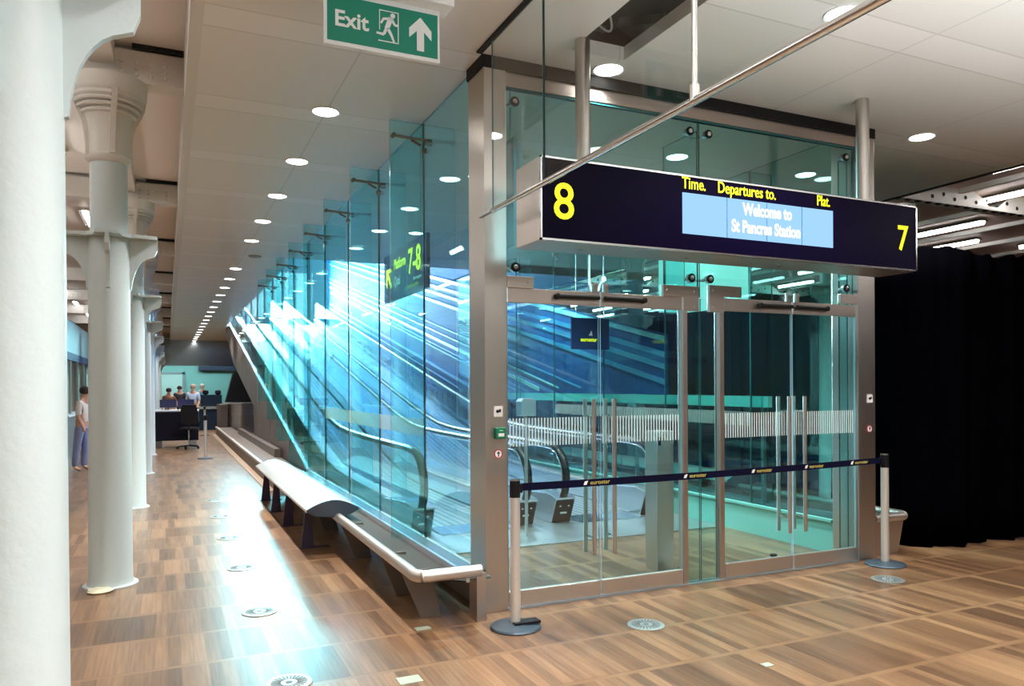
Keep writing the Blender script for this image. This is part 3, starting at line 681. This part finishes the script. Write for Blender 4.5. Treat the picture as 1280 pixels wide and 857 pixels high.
# platform sign hung inside the side wall
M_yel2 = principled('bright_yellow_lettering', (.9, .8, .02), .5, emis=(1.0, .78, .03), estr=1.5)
t = thing('platform_sign', 'navy hanging sign reading Platform 7-8 with a yellow arrow', 'sign', (2.16, 0, 0))
MB().box(-.012, .02, 6.55, 8.02, 2.52, 3.02).build('sign_panel', principled('deep_navy', (.004, .02, .10), .6, spec=.2), t)
RS = (PI/2, 0, -PI/2)
text('sign_text', 'Platform', .15, M_yel2, (-.016, 7.62, 2.83), t, RS, bold=.002, sx=.8)
text('sign_text', 'Quai', .14, M_whitep, (-.016, 7.62, 2.66), t, RS, sx=.8)
text('sign_text', '7-8', .34, M_yel2, (-.016, 7.12, 2.72), t, RS, bold=.004, sx=.9)
text('sign_text', 'Coach travellers', .055, M_yellowp, (-.016, 7.15, 2.58), t, RS)
text('sign_text', 'Salon voyageurs', .05, M_whitep, (-.016, 6.95, 2.64), t, RS, sx=.8)
ar = MB(); cy, cz = 7.84, 2.78
def rot2(p, a=PI/4): return (p[0]*math.cos(a)-p[1]*math.sin(a), p[0]*math.sin(a)+p[1]*math.cos(a))
for poly in ([(-.022, -.16), (.022, -.16), (.022, .05), (-.022, .05)], [(0, .12), (-.115, .005), (-.115, -.05), (0, .06), (.115, -.05), (.115, .005)]):
    ar.prism([(-.016, cy-rot2(p)[0], cz+rot2(p)[1]) for p in poly], (.003, 0, 0))
ar.build('arrow', M_yel2, t)
MB().box(-.002, .006, 6.75, 6.76, 3.02, CZ).box(-.002, .006, 7.8, 7.81, 3.02, CZ).build('hanger', M_dull, t)

# far blue sign seen through the doors
t = thing('logo_sign', 'small dark blue board with yellow word seen through the left doors', 'sign', (5.30, 9.0, 0))
MB().box(-.30, .30, -.012, .012, 2.12, 2.55).build('sign_panel', principled('blue_board', (.005, .05, .19), .75, spec=.15), t)
MB().tube([(-.22, 0, 2.55), (-.22, 0, CZ)], .006, 8).tube([(.22, 0, 2.55), (.22, 0, CZ)], .006, 8).build('hanger', M_dull, t)
text('sign_text', 'eurostar', .075, M_yellow, (-.16, -.015, 2.23), t, bold=.002)
MB().prism([(-.03, -.013, 2.31), (.03, -.013, 2.31), (.015, -.013, 2.38)], (0, -.003, 0)).build('sign_mark', M_whitep, t)

# ------------------------------------------------------------------ departures sign
SY0 = 4.35
t = thing('departures_sign', 'long navy departures sign with yellow 8 and 7 over the doors', 'sign', (0, SY0, 0))
X0, X1, Z0, Z1 = 2.195, 5.73, 2.565, 3.11
MB().box(X0, X1, .012, .37, Z0, Z1).build('sign_case', principled('pale_steel_case', (.68, .62, .58), .3, .9, noise=((1, 1, 1), .1)), t, bevel=.006)
MB().box(X0+.004, X1-.004, .0, .014, Z0+.004, Z1-.004).build('sign_face', M_navy, t)
MB().box(X0, X1, -.008, .012, Z1-.012, Z1).box(X0, X1, -.008, .012, Z0, Z0+.014).box(X0, X0+.01, -.008, .012, Z0, Z1).box(X1-.014, X1, -.008, .012, Z0, Z1).build('sign_rim', M_chrome, t)
sc = MB().box(3.32, 4.77, -.004, .0, 2.695, 2.985).build('display', M_screen, t)
MB().box(3.713, 3.719, -.0055, -.004, 2.695, 2.985).box(4.09, 4.095, -.0055, -.004, 2.695, 2.985).box(4.44, 4.446, -.0055, -.004, 2.695, 2.985).build('display_seam', M_screenline, sc)
text('display_text', 'Welcome to', .125, M_screentext, (4.10, -.008, 2.875), sc, align='CENTER', bold=.004, sx=.74)
text('display_text', 'St Pancras Station', .125, M_screentext, (4.09, -.008, 2.745), sc, align='CENTER', bold=.004, sx=.74)
text('sign_number', '8', .335, M_yellow, (2.285, -.004, 2.715), t, bold=.003, sx=.98)
text('sign_number', '7', .29, M_yellow, (5.495, -.004, 2.735), t, bold=.003, sx=.9)
text('sign_word', 'Time.', .118, M_yellow, (3.315, -.004, 3.015), t, bold=.001, sx=.78)
text('sign_word', 'Departures to.', .118, M_yellow, (3.63, -.004, 3.015), t, bold=.001, sx=.78)
text('sign_word', 'Plat.', .115, M_yellow, (4.60, -.004, 3.015), t, bold=.001, sx=.72)
for x in (2.60, 5.28):
    MB().tube([(x, .15, Z1-.01), (x, .15, CZ)], .052, 24).build('hanger_tube', M_steel, t)
dots = MB()
for x in (2.6, 3.5, 4.4, 5.3): dots.lathe((x, .19, Z0-.008), [(0, .0), (.015, .0), (.015, .012)], 10)
dots.build('underside_screws', M_chrome, t)

# hanging glass smoke screen, rail runs towards the viewer
t = thing('glass_smoke_screen', 'hanging clear glass screen with a slim steel bottom rail crossing the sign', 'glass screen', (2.02, 0, 0))
MB().tube([(0, 4.72, 2.815), (0, -2.0, 2.815)], .019, 10).build('bottom_rail', M_chrome, t)
sj = [4.72, 3.95, 2.56, 1.0, -.5, -2.0]
for i in range(5):
    MB().pane('x', 0, .010, sj[i+1]+.004, sj[i]-.004, 2.83, CZ-.01).build('screen_pane', [M_clear, M_edge], t)
for y in (3.95, -.5): MB().box(-.006, .006, y-.004, y+.004, 2.82, CZ).build('screen_joint', M_edge, t)
MB().tube([(0, 2.56, 2.80), (0, 2.56, CZ)], .013, 10).lathe((0, 2.56, 2.83), [(0, -.02), (.022, -.02), (.022, .05), (0, .05)], 12).build('hanger_rod', M_steel, t)
MB().box(-.02, .02, -2, 4.95, CZ-.016, CZ-.001).build('head_channel', M_gap, t)
MB().box(-.013, .013, 4.70, 4.95, 2.81, 2.828).build('end_clip', M_dull, t)

# loose bits in the ceiling cavity
t = thing('cable_tray', 'loose galvanised tray tilted in the open ceiling cavity', 'cable tray', (3.16, 4.52, 4.15))
MB().box(-.12, .12, -.25, .25, 0, .012).box(-.12, -.108, -.25, .25, 0, .07).box(.108, .12, -.25, .25, 0, .07).build('tray', principled('galvanised', (.55, .62, .60), .3, .9, noise=((9, 9, 9), .35)), t)
t.rotation_euler = (.35, .25, .2)
o = MB().tube([(2.95+.07*math.sin(a*1.1), 4.75+.03*a, 4.42-.16*abs(math.sin(a*.8))) for a in [i*.3 for i in range(12)]], .009, 8).build('cable', M_whitep)
tag(o, 'loose pale cable looped in the open ceiling cavity', 'cable')
o = MB().box(2.85, 3.10, 5.0, 5.03, 4.36, 4.40).box(2.94, 2.98, 4.98, 5.05, 4.36, 4.66).build('ceiling_bracket', M_dull); tag(o, 'metal hanger bracket in the open ceiling cavity', 'bracket')

# exit sign
t = thing('exit_sign', 'green Exit sign with running figure and white up arrow', 'exit sign', (0, 3.9, 0))
MB().box(.70, 1.41, -.10, .06, 3.655, 3.80).build('lamp_housing', M_lampwhite, t, bevel=.004)
MB().box(.735, 1.355, -.012, .012, 3.375, 3.66).build('sign_plate', M_exitwhite, t)
MB().box(.750, 1.343, -.014, -.012, 3.395, 3.63).build('green_field', M_green, t)
MB().tube([(.9, 0, 3.80), (.9, 0, CZ)], .008, 8).tube([(1.25, 0, 3.80), (1.25, 0, CZ)], .008, 8).build('suspension_rod', M_dull, t)
text('sign_text', 'Exit', .115, M_exitwhite, (.785, -.0145, 3.475), t, bold=.0025)
a = MB()
AX, AZ = 1.245, 3.50
a.prism([(AX-.02, -.0145, 3.42), (AX+.02, -.0145, 3.42), (AX+.02, -.0145, 3.525), (AX+.062, -.0145, 3.485), (AX+.062, -.0145, 3.535), (AX, -.0145, 3.60), (AX-.062, -.0145, 3.535), (AX-.062, -.0145, 3.485), (AX-.02, -.0145, 3.525)], (0, -.002, 0))
a.build('arrow', M_exitwhite, t)
r = MB(); fx0, fx1, fz0, fz1 = 1.02, 1.125, 3.435, 3.60
for b in ((fx0, fx1, fz1-.004, fz1), (fx0-.005, fx1, fz0, fz0+.005), (fx1-.005, fx1, fz0, fz1), (fx0, fx0+.004, fz0+.06, fz1)): r.box(b[0], b[1], -.017, -.0145, b[2], b[3])
r.lathe((1.093, -.0145, 3.578), [(0, .003), (.013, .003), (.013, 0)], 14, 'y')
def limb(p, q, w0, w1):
    p, q = Vector(p), Vector(q); d = (q-p).normalized(); nrm = Vector((-d.y, d.x))
    c = [p+nrm*w0, q+nrm*w1, q-nrm*w1, p-nrm*w0]; r.prism([(v.x, -.0145, v.y) for v in c], (0, -.0025, 0))
limb((1.083, 3.565), (1.06, 3.505), .014, .012); limb((1.075, 3.56), (1.045, 3.555), .007, .006); limb((1.045, 3.558), (1.03, 3.53), .006, .005)
limb((1.088, 3.56), (1.105, 3.53), .007, .006); limb((1.105, 3.53), (1.12, 3.532), .006, .005)
limb((1.065, 3.51), (1.085, 3.475), .009, .007); limb((1.085, 3.475), (1.10, 3.44), .007, .005)
limb((1.058, 3.505), (1.045, 3.475), .008, .007); limb((1.045, 3.473), (1.005, 3.476), .007, .005)
r.build('running_figure', M_exitwhite, t)

# ------------------------------------------------------------------ belt barrier
def barrier(x, y, label, name='barrier_post'):
    t = thing(name, label, 'barrier post', (x, y, 0), 'belt barrier posts')
    MB().lathe((0, 0, 0), [(0, 0), (.168, 0), (.172, .008), (.165, .018), (.09, .028), (.05, .034), (0, .036)], 36).build('base', principled('slate_base', (.06, .09, .12), .4, .4), t)
    MB().lathe((0, 0, 0), [(.034, .034), (.034, .88)], 24).build('pole', principled('pale_satin_pole', (.80, .78, .76), .35, .7), t)
    MB().lathe((0, 0, 0), [(.036, .875), (.036, .985), (.030, .992), (0, .992)], 24).build('head', M_black, t)
    MB().lathe((0, 0, 0), [(.033, .985), (.033, 1.0), (0, 1.003)], 24).build('cap', M_chrome, t)
    return t
BL, BR = (2.12, 4.60), (5.86, 4.775)
bl = barrier(*BL, 'belt barrier post with dark round base near the left corner post')
o = MB().box(-.17, .02, -.04, .04, .028, .045).build('base_notch', M_black, bl, (.14, -.02, 0)); 
br = barrier(*BR, 'belt barrier post standing by the right corner post and black drape')
dv = Vector((BR[0]-BL[0], BR[1]-BL[1], 0)); Ln = dv.length; ang = math.atan2(dv.y, dv.x)
t = thing('barrier_belt', 'navy retractable belt with small yellow words stretched across the doors', 'barrier belt', (BL[0], BL[1], 0), rz=ang)
pts = []; N_ = 24
for i in range(N_+1):
    s = i/N_; pts.append((.04+s*(Ln-.08), .94-.012*math.sin(PI*s)))
MB().prism([(x, -.0015, z+.026) for x, z in pts]+[(x, -.0015, z-.026) for x, z in reversed(pts)], (0, .003, 0)).build('belt', M_navymat, t)
for k, s in enumerate((.16, .40, .585, .745, .895)):
    zz = .94-.012*math.sin(PI*s)
    text('belt_word', 'eurostar', .042, M_yellowp, (s*Ln, -.0025, zz-.012), t, sx=1.15)
    MB().prism([(s*Ln-.055, -.0022, zz-.012), (s*Ln-.03, -.0022, zz-.012), (s*Ln-.018, -.0022, zz+.016), (s*Ln-.045, -.0022, zz+.012)], (0, -.001, 0)).build('belt_mark', M_whitep, t)
MB().box(-.0, .05, -.02, .02, .905, .965).box(Ln-.05, Ln, -.02, .02, .905, .965).build('belt_clip', M_black, t)
barrier(.79, 18.6, 'lone barrier post in the passage in front of the desk')
barrier(1.15, 27.6, 'distant barrier post by the curved steel counter')

# ------------------------------------------------------------------ bench and rail along the glass
def bench_frame(mirror, label):
    t = thing('bench_frame', label, 'bench frame', (0, 0, 0))
    m = (lambda x: x) if not mirror else (lambda x: 7.96-x)
    yend = 12.1
    yf = 4.80 if not mirror else 5.02
    RZ = .36
    MB().tube([(m(1.95), yf, RZ)]+[(m(1.58-.08*math.sin(a)), yf+.08*(1-math.cos(a)), RZ) for a in [PI/2*i/8 for i in range(9)]]+[(m(1.50), yend+.3, RZ)], .042, 14).build('front_rail', M_steelh, t)
    for y in (5.08 if not mirror else 5.25, 5.68, 7.08, 8.62, 10.0, 11.3):
        l = MB().prism([(m(1.47), y, .34), (m(1.68), y, .34), (m(1.76), y, 0), (m(1.61), y, 0)], (0, .014, 0)).build('plate_leg', M_bronze2, t)
    MB().box(min(m(1.93), m(2.00)), max(m(1.93), m(2.00)), yf+.02, yf+.16, 0, .33).build('plate_leg', M_pinksteel, t)
    mtray = principled('dark_brown_tray', (.055, .042, .036), .62, spec=.25)
    if mirror: MB().prism([(6.02, yf+.03, .35), (6.46, yf+.03, .35), (6.37, yf+.03, 0), (6.05, yf+.03, 0)], (0, .02, 0)).build('end_plate', M_pinksteel, t)
    tr = MB().prism([(m(1.54), yf+.05, .345), (m(1.86), yf+.05, .285), (m(1.86), yf+.05, .275), (m(1.54), yf+.05, .33)], (0, yend-yf, 0)).build('sloping_tray', mtray, t)
    MB().box(min(m(1.86), m(1.885)), max(m(1.86), m(1.885)), yf+.04, yend, .275, .335).build('tray_lip', M_clad, t)
    MB().pane('x', 0, .1, 0, 1, 0, 1).bm.free() if False else None
    MB().box(min(m(1.885), m(2.045)), max(m(1.885), m(2.045)), yf+.04 if not mirror else 5.32, yend, .285, .300).build('inner_shelf', principled('slate_shelf', (.16, .22, .24), .25, .5), t)
    return t
M_bronze2 = principled('brown_steel_plate', (.21, .175, .15), .5, .6)
bench_frame(False, 'steel rail bench frame at the foot of the left glass wall')
rf = bench_frame(True, 'steel rail bench frame outside the right glass wall')
def seat():
    t = thing('curved_bench_seat', 'arched pale steel bench seat on splayed dark legs', 'bench', (0, 0, 0))
    y0, y1 = 7.35, 11.9
    xs0, xs1 = 1.20, 1.70; arc = []
    for i in range(17):
        s = i/16; arc.append((xs0+(xs1-xs0)*s, .445+.085*math.sin(PI*s)))
    low = [(x, z-.022) for x, z in arc]
    MB().prism([(x, y0, z) for x, z in arc]+[(x, y0, z) for x, z in reversed(low)], (0, y1-y0, 0)).build('seat', principled('pale_seat_steel', (.80, .80, .80), .30, .7, noise=((3, .5, 3), .05)), t)
    mcap = principled('dark_end_cap', (.10, .115, .15), .4, .6)
    for ya in (y0-.012, y1):
        MB().prism([(x, ya, z+.002) for x, z in arc]+[(xs1, ya, .425), (1.62, ya, .385), (1.45, ya, .365), (1.28, ya, .385), (xs0, ya, .425)], (0, .012, 0)).build('end_cap', mcap, t)
    for y in (7.78, 9.1, 10.2, 11.3):
        MB().prism([(1.265, y, .44), (1.315, y, .43), (1.345, y, 0), (1.215, y, 0)], (0, .02, 0)).box(1.20, 1.50, y-.02, y+.05, 0, .008).build('leg', M_purple, t)
    MB().box(1.28, 1.62, 7.5, 11.8, .385, .405).build('under_beam', M_bronze2, t)
    return t
seat()
_s = [o for o in COL.objects if o.name.startswith('curved_bench_seat')][0]; _c = copy_tree(_s); _c.location.x = 5.06; _c['label'] = 'arched pale bench seat outside the far glass wall, seen through the right doors'
# low plinth bench continuing to the far counter
t = thing('low_plinth', 'low brown plinth with pale steel edge running on to the far counter', 'plinth', (0, 0, 0))
MB().box(1.52, 2.03, 12.45, 28.0, 0, .24).build('plinth_body', M_bronze2, t)
MB().box(1.50, 1.56, 12.42, 28.0, .24, .285).build('plinth_edge', M_steelh, t)
MB().box(1.92, 2.04, 15.5, 24.0, .24, .40).build('inner_upstand', M_bronze, t)
MB().box(1.40, 1.52, 12.2, 28.0, 0, .012).build('floor_edge_strip', principled('tan_strip', (.40, .27, .18), .4), t)
# drum counter and hood
t = thing('drum_counter', 'curved brushed steel counter at the far end of the plinth', 'counter', (2.37, 28.6, 0))
MB().lathe((0, 0, 0), [(.56, 0), (.56, .62), (.545, .63), (.545, .645), (.56, .655), (.56, 1.02), (.60, 1.03), (.60, 1.08), (0, 1.08)], 40).build('drum', M_steel, t)
MB().box(-.70, -.45, -.5, 1.4, 0, 1.02).build('side_panel', M_bronze, t)
t = thing('dark_hood', 'black tapering display hood above the curved steel counter', 'display hood', (2.43, 29.3, 0))
MB().prism([(-.50, 0, 1.08), (.50, 0, 1.08), (.22, 0, 2.20), (-.22, 0, 2.20)], (0, .5, 0)).build('hood', M_black, t, bevel=.01)
MB().lathe((.28, -.004, 1.80), [(0, .012), (.05, .01), (.05, 0)], 14, 'y').build('hood_glint', emission('glint_glow', (1, .85, .7), 3), t)  # glowing disc standing for light reflected on the dark hood

# ------------------------------------------------------------------ curtain
def curtain():
    bm = bmesh.new(); cols = []
    path = [(6.62, 6.0), (6.62, 5.5), (6.72, 5.12), (7.0, 4.97), (8.2, 4.95), (10, 4.92), (12.5, 4.9), (17.5, 4.9)]
    n = 360; seg = []
    tot = sum((Vector(path[i+1])-Vector(path[i])).length for i in range(len(path)-1))
    for k in range(n+1):
        d = tot*k/n; i = 0
        while i < len(path)-2 and d > (Vector(path[i+1])-Vector(path[i])).length: d -= (Vector(path[i+1])-Vector(path[i])).length; i += 1
        a, b = Vector(path[i]), Vector(path[i+1]); p = a+(b-a).normalized()*d
        fold = .045*math.sin(k*.55)+.03*math.sin(k*.23+1)+.015*math.sin(k*1.3)
        col = []
        for j in range(9):
            s = j/8; z = s*(2.94+.015*math.sin(k*.19)+.04*math.exp(-((p.x-6.85)/.2)**2)+.015*math.sin(k*.7))
            col.append(bm.verts.new((p.x, p.y+fold*(1-.55*s)+.05*(1-s), max(z, .005))))
        cols.append(col)
    for k in range(n):
        for j in range(8):
            f = bm.faces.new((cols[k][j], cols[k+1][j], cols[k+1][j+1], cols[k][j+1])); f.smooth = True
    me = bpy.data.meshes.new('drape'); bm.to_mesh(me); bm.free(); me.materials.append(M_curtain)
    t = thing('black_curtain', 'tall black drape closing off the area right of the enclosure', 'curtain', (0, 0, 0))
    o = bpy.data.objects.new('drape', me); COL.objects.link(o); o.parent = t
    sol = o.modifiers.new('thick', 'SOLIDIFY'); sol.thickness = .006
    MB().tube([(6.62, 6.0, 2.86), (6.64, 5.5, 2.86), (6.78, 5.16, 2.86), (7.0, 5.02, 2.86), (17.5, 4.97, 2.86)], .02, 8).build('curtain_pole', M_black, t)
curtain()
# added dark sheet standing for the dim area beyond the enclosure
bm = MB()
for k in range(120):
    y = 6+k*.3; bm.box(9.0+.05*(k % 2), 9.06+.05*(k % 2), y, y+.3, 0, 3.0)
o = bm.build('dark_backdrop', M_dark); tag(o, 'added dark ribbed sheet standing for the dimness beyond the far glass wall', 'screen')

# ------------------------------------------------------------------ floor items
def drain(x, y, r, label):
    t = thing('floor_vent', label, 'floor vent', (x, y, .001), 'round floor vents')
    MB().lathe((0, 0, 0), [(0, 0), (r, 0), (r, .004), (r-.012, .006), (0, .005)], 36).build('vent_plate', M_drain, t)
    s = MB()
    for k in range(24):
        a = 2*PI*k/24; u = Vector((math.cos(a), math.sin(a), 0)); w = Vector((-u.y, u.x, 0))*.0045
        s.prism([u*r*.35-w+Vector((0, 0, .0055)), u*r*.78-w*1.6+Vector((0, 0, .0055)), u*r*.78+w*1.6+Vector((0, 0, .0055)), u*r*.35+w+Vector((0, 0, .0055))], (0, 0, .0012))
    s.lathe((0, 0, .0055), [(0, 0), (.02, 0), (.02, .0012), (0, .0012)], 14)
    s.build('vent_slots', principled('vent_slot_dark', (.12, .14, .14), .6), t)
for k, y in enumerate((4.27, 5.72, 7.18, 8.66, 10.14, 11.6)):
    drain(.60, y, .125, 'round steel floor vent in the passage, %s from the viewer' % ORD[k])
drain(2.94, 4.27, .125, 'round steel floor vent in front of the left doors')
drain(5.43, 4.40, .13, 'round steel floor vent near the right barrier post')
for k, (x, y, w, d, l) in enumerate(((1.21, 4.03, .13, .10, 'pale square patch on the floor at the bottom of the picture'), (1.55, 4.85, .10, .06, 'small teal rectangular floor socket near the bench end'), (3.15, 3.36, .06, .05, 'tiny pale floor tab near the bottom right'))):
    o = MB().box(x-w/2, x+w/2, y-d/2, y+d/2, .0, .004).build('floor_plate', principled('pale_green_plate', (.40, .46, .36), .5)); tag(o, l, 'floor plate')

# ------------------------------------------------------------------ far end of the hall
bk = MB().box(-9, 8.4, 41.0, 41.2, 2.72, CZ); struct('wall_bulkhead', bk, principled('smoked_steel', (.34, .38, .40), .18, .95), 'smoky steel bulkhead across the end of the passage', 'bulkhead')
struct('wall_back_room', MB().box(-9, 8.4, 46.0, 46.1, 0, 3.9), M_teal, 'teal lit wall of the back office', 'wall')
l = area('office_light', (0.5, 43.6, 3.6), (.5, 44.6, 0), 6, 1.2, 260, (.75, 1, .98))
t = thing('office_ceiling_light', 'flat ceiling light in the back office', 'ceiling light', (.5, 43.6, 3.66)); MB().box(-3, 3, -.6, .6, 0, .06).build('diffuser', M_lampwhite, t)
t = thing('office_door', 'pale framed doorway in the back office wall', 'door', (.15, 45.95, 0), kind='structure')
MB().box(-.75, -.62, -.05, .05, 0, 2.5).box(.62, .75, -.05, .05, 0, 2.5).box(-.75, .75, -.05, .05, 2.38, 2.5).build('frame', principled('door_frame_grey', (.2, .27, .3), .5), t); MB().box(-.62, .62, -.02, .02, 0, 2.38).build('leaf', principled('door_teal_pale', (.4, .6, .6), .5), t)
struct('trim_20', MB().box(1.6, 4.2, 45.6, 45.95, 2.6, 3.1), M_dark, 'dark hanging duct in the back office', 'duct')
# reception desk
t = thing('reception_desk', 'black reception desk with white top beyond the columns', 'desk', (.22, 22.6, 0))
MB().box(-.62, .55, -.35, .35, .20, .98).build('front_panel', principled('desk_navy', (.004, .003, .012), .5, spec=.2), t)
MB().box(-.64, .57, -.37, .40, .98, 1.02).build('desk_top', M_whitep, t)
MB().box(-.60, -.35, -.33, .33, 0, .20).build('leg', M_bronze, t); MB().box(.3, .5, -.33, .33, 0, .20).build('leg', M_dull, t)
for k, x in enumerate((-.2, .25)):
    m_ = thing('monitor', 'dark %s on the reception desk' % ('computer screen left' if k == 0 else 'computer screen right'), 'monitor', (.22+x, 22.75, 1.02))
    MB().box(-.21, .21, -.01, .02, .06, .28).build('screen_back', principled('navy_screen', (.02, .02, .07), .3), m_); MB().box(-.06, .06, -.06, .06, 0, .012).box(-.012, .012, 0, .02, .0, .1).build('stand', M_black, m_)
def chair(x, y, rz, label):
    t = thing('office_chair', label, 'chair', (x, y, 0), rz=rz)
    b = MB()
    for k in range(5):
        a = 2*PI*k/5; b.tube([(0, 0, .09), (.28*math.cos(a), .28*math.sin(a), .06)], [.022, .014], 8).lathe((.28*math.cos(a), .28*math.sin(a), 0), [(0, 0), (.025, .005), (.025, .05), (0, .06)], 10)
    b.build('star_base', M_black, t)
    MB().tube([(0, 0, .09), (0, 0, .50)], .022, 10).build('gas_lift', M_chrome, t)
    MB().lathe((0, 0, 0), [(0, .50), (.20, .50), (.235, .53), (.22, .57), (0, .58)], 20).build('seat', M_black, t)
    MB().prism([(-.20, .19, .66), (.20, .19, .66), (.22, .22, .95), (.17, .24, 1.18), (-.17, .24, 1.18), (-.22, .22, .95)], (0, .045, .0)).box(-.025, .025, .2, .23, .54, .7).build('backrest', M_black, t, bevel=.01)
    MB().tube([(.23, -.1, .55), (.27, 0, .74), (.27, .15, .74)], .014, 8).build('armrest', M_black, t); MB().tube([(-.23, -.1, .55), (-.27, 0, .74), (-.27, .15, .74)], .014, 8).build('armrest', M_black, t)
chair(.52, 21.85, PI, 'black office chair in front of the reception desk')
# glass booth left with blue band
t = thing('glass_booth', 'glass fronted booth with blue band seen left between the columns', 'booth', (0, 0, 0))
MB().box(-3.6, -2.05, 18.9, 19.0, 2.28, 2.46).box(-2.15, -2.05, 19, 26, 2.28, 2.46).build('blue_band', principled('royal_blue', (.02, .025, .18), .4), t)
MB().box(-2.15, -2.05, 19, 26, 2.46, 3.2).build('white_fascia', M_dull, t)
for y in (19, 20.6, 22.2, 23.8): MB().pane('x', -2.1, .012, y, y+1.55, 1.0, 2.26).build('booth_pane', [M_clear, M_edge], t)
MB().box(-2.14, -2.06, 19, 26, 0, .98).build('counter_front', M_dull, t)
MB().box(-2.2, -1.95, 19, 26, .98, 1.02).build('counter_top', M_whitep, t)
for y in (19, 20.6, 22.2, 23.8, 25.4): MB().box(-2.13, -2.07, y-.03, y+.03, 1.02, 2.28).build('mullion', M_dull, t)
# security machines on the far right of the passage
t = thing('scanner_console', 'dark blue scanner console in front of the back office', 'console', (1.55, 31.5, 0))
MB().box(-.45, .45, -.3, .3, 0, .80).box(-.38, .38, -.2, .3, .9, 1.35).build('console_body', principled('console_blue', (.01, .03, .06), .35), t)
MB().box(-.5, .5, -.4, .4, .80, .90).build('console_top', M_clad, t)
MB().lathe((-.2, 0, 1.35), [(.05, 0), (.12, .06), (.1, .16), (0, .18)], 14).build('scanner_head', M_black, t); MB().lathe((.25, 0, 1.35), [(.05, 0), (.12, .06), (.1, .16), (0, .18)], 14).build('scanner_head', M_black, t)

# people
SKIN = principled('skin', (.55, .32, .23), .5)
def skin_obj(name, verts, edges, radii, mat, parent, root=0):
    me = bpy.data.meshes.new(name); me.from_pydata(verts, edges, []); me.materials.append(mat)
    o = bpy.data.objects.new(name, me); COL.objects.link(o); o.parent = parent
    md = o.modifiers.new('skin', 'SKIN'); md.use_smooth_shade = True
    for i, r in enumerate(radii):
        sv = me.skin_vertices[0].data[i]; sv.radius = r if isinstance(r, tuple) else (r, r); sv.use_root = (i == root)
    sb = o.modifiers.new('sub', 'SUBSURF'); sb.levels = 1; sb.render_levels = 2
    return o
def person(x, y, rz, h, shirt, trousers, hair, label, bend=0.):
    t = thing('person', label, 'person', (x, y, 0), rz=rz); t.scale = (h/1.75,)*3
    V = [(0, 0, .95), (0, -.02*bend, 1.15), (0, -.10*bend, 1.38), (0, -.12*bend-.01, 1.50), (0, -.15*bend-.02, 1.62),
         (.17, -.10*bend, 1.41), (.22, -.02-.1*bend, 1.14), (.20, -.16-.1*bend, .95), (.19, -.22-.1*bend, .90),
         (-.17, -.10*bend, 1.41), (-.23, .0-.1*bend, 1.14), (-.22, -.10-.1*bend, .90), (-.21, -.12-.1*bend, .82),
         (.09, 0, .88), (.10, -.02, .48), (.10, .02, .09), (.10, -.13, .035),
         (-.09, 0, .88), (-.11, .05, .48), (-.11, .10, .09), (-.12, -.04, .035)]
    E_ = [(0,1),(1,2),(2,3),(3,4),(2,5),(5,6),(6,7),(7,8),(2,9),(9,10),(10,11),(11,12),(0,13),(13,14),(14,15),(15,16),(0,17),(17,18),(18,19),(19,20)]
    Rr = [(.15,.10),(.13,.095),(.15,.10),.05,(.082,.10),.055,.042,.032,.035,.055,.042,.032,.035,.085,.058,.04,.04,.085,.058,.04,.04]
    skin_obj('body', V, E_, Rr, SKIN, t)
    vs = V[:3]+[V[5], V[6], V[9], V[10]]
    skin_obj('shirt', vs, [(0,1),(1,2),(2,3),(3,4),(2,5),(5,6)], [(.165,.118),(.15,.112),(.165,.115),.072,.056,.072,.056], shirt, t)
    vt = [V[0], V[13], V[14], V[15], V[17], V[18], V[19]]
    skin_obj('trousers', vt, [(0,1),(1,2),(2,3),(0,4),(4,5),(5,6)], [(.11,.095),.098,.075,.058,.098,.075,.058], trousers, t)
    MB().lathe((0, -.15*bend-.0, 1.64), [(0, -.06), (.088, -.03), (.100, .03), (.085, .085), (.04, .11), (0, .115)], 16).build('hair', hair, t)
    # face
    MB().lathe((0, -.15*bend-.115, 1.60), [(0, .02), (.012, .0), (.014, -.03)], 8, 'y').build('nose', SKIN, t)
    MB().lathe((.032, -.15*bend-.108, 1.635), [(0, .008), (.01, .0)], 8, 'y').lathe((-.032, -.15*bend-.108, 1.635), [(0, .008), (.01, .0)], 8, 'y').build('eyes', M_black, t)
jeans = principled('faded_jeans', (.22, .28, .5), .8); dtr = principled('dark_trousers', (.02, .02, .03), .8)
hd = principled('dark_hair', (.03, .02, .015), .6); hg = principled('grey_hair', (.4, .38, .35), .6)
person(-1.52, 16.9, 1.2, 1.66, principled('white_top', (.75, .72, .7), .8), jeans, hd, 'person in white top and pale jeans standing between the columns', .4)
person(.05, 28.5, .3, 1.62, principled('brown_jacket', (.16, .07, .035), .8), dtr, hd, 'person in brown jacket standing behind the reception desk')
person(.85, 29.5, -.3, 1.75, principled('pale_blue_shirt', (.45, .55, .72), .8), dtr, principled('bald_crown', (.5, .33, .25), .5), 'person in pale blue shirt facing the viewer behind the desk')
person(1.30, 33.5, .5, 1.78, principled('teal_shirt', (.08, .25, .32), .8), dtr, hg, 'person in teal shirt standing beside the scanner console')
person(.45, 33.0, 0, 1.7, dtr, dtr, hd, 'person in dark clothes standing far back between the others')
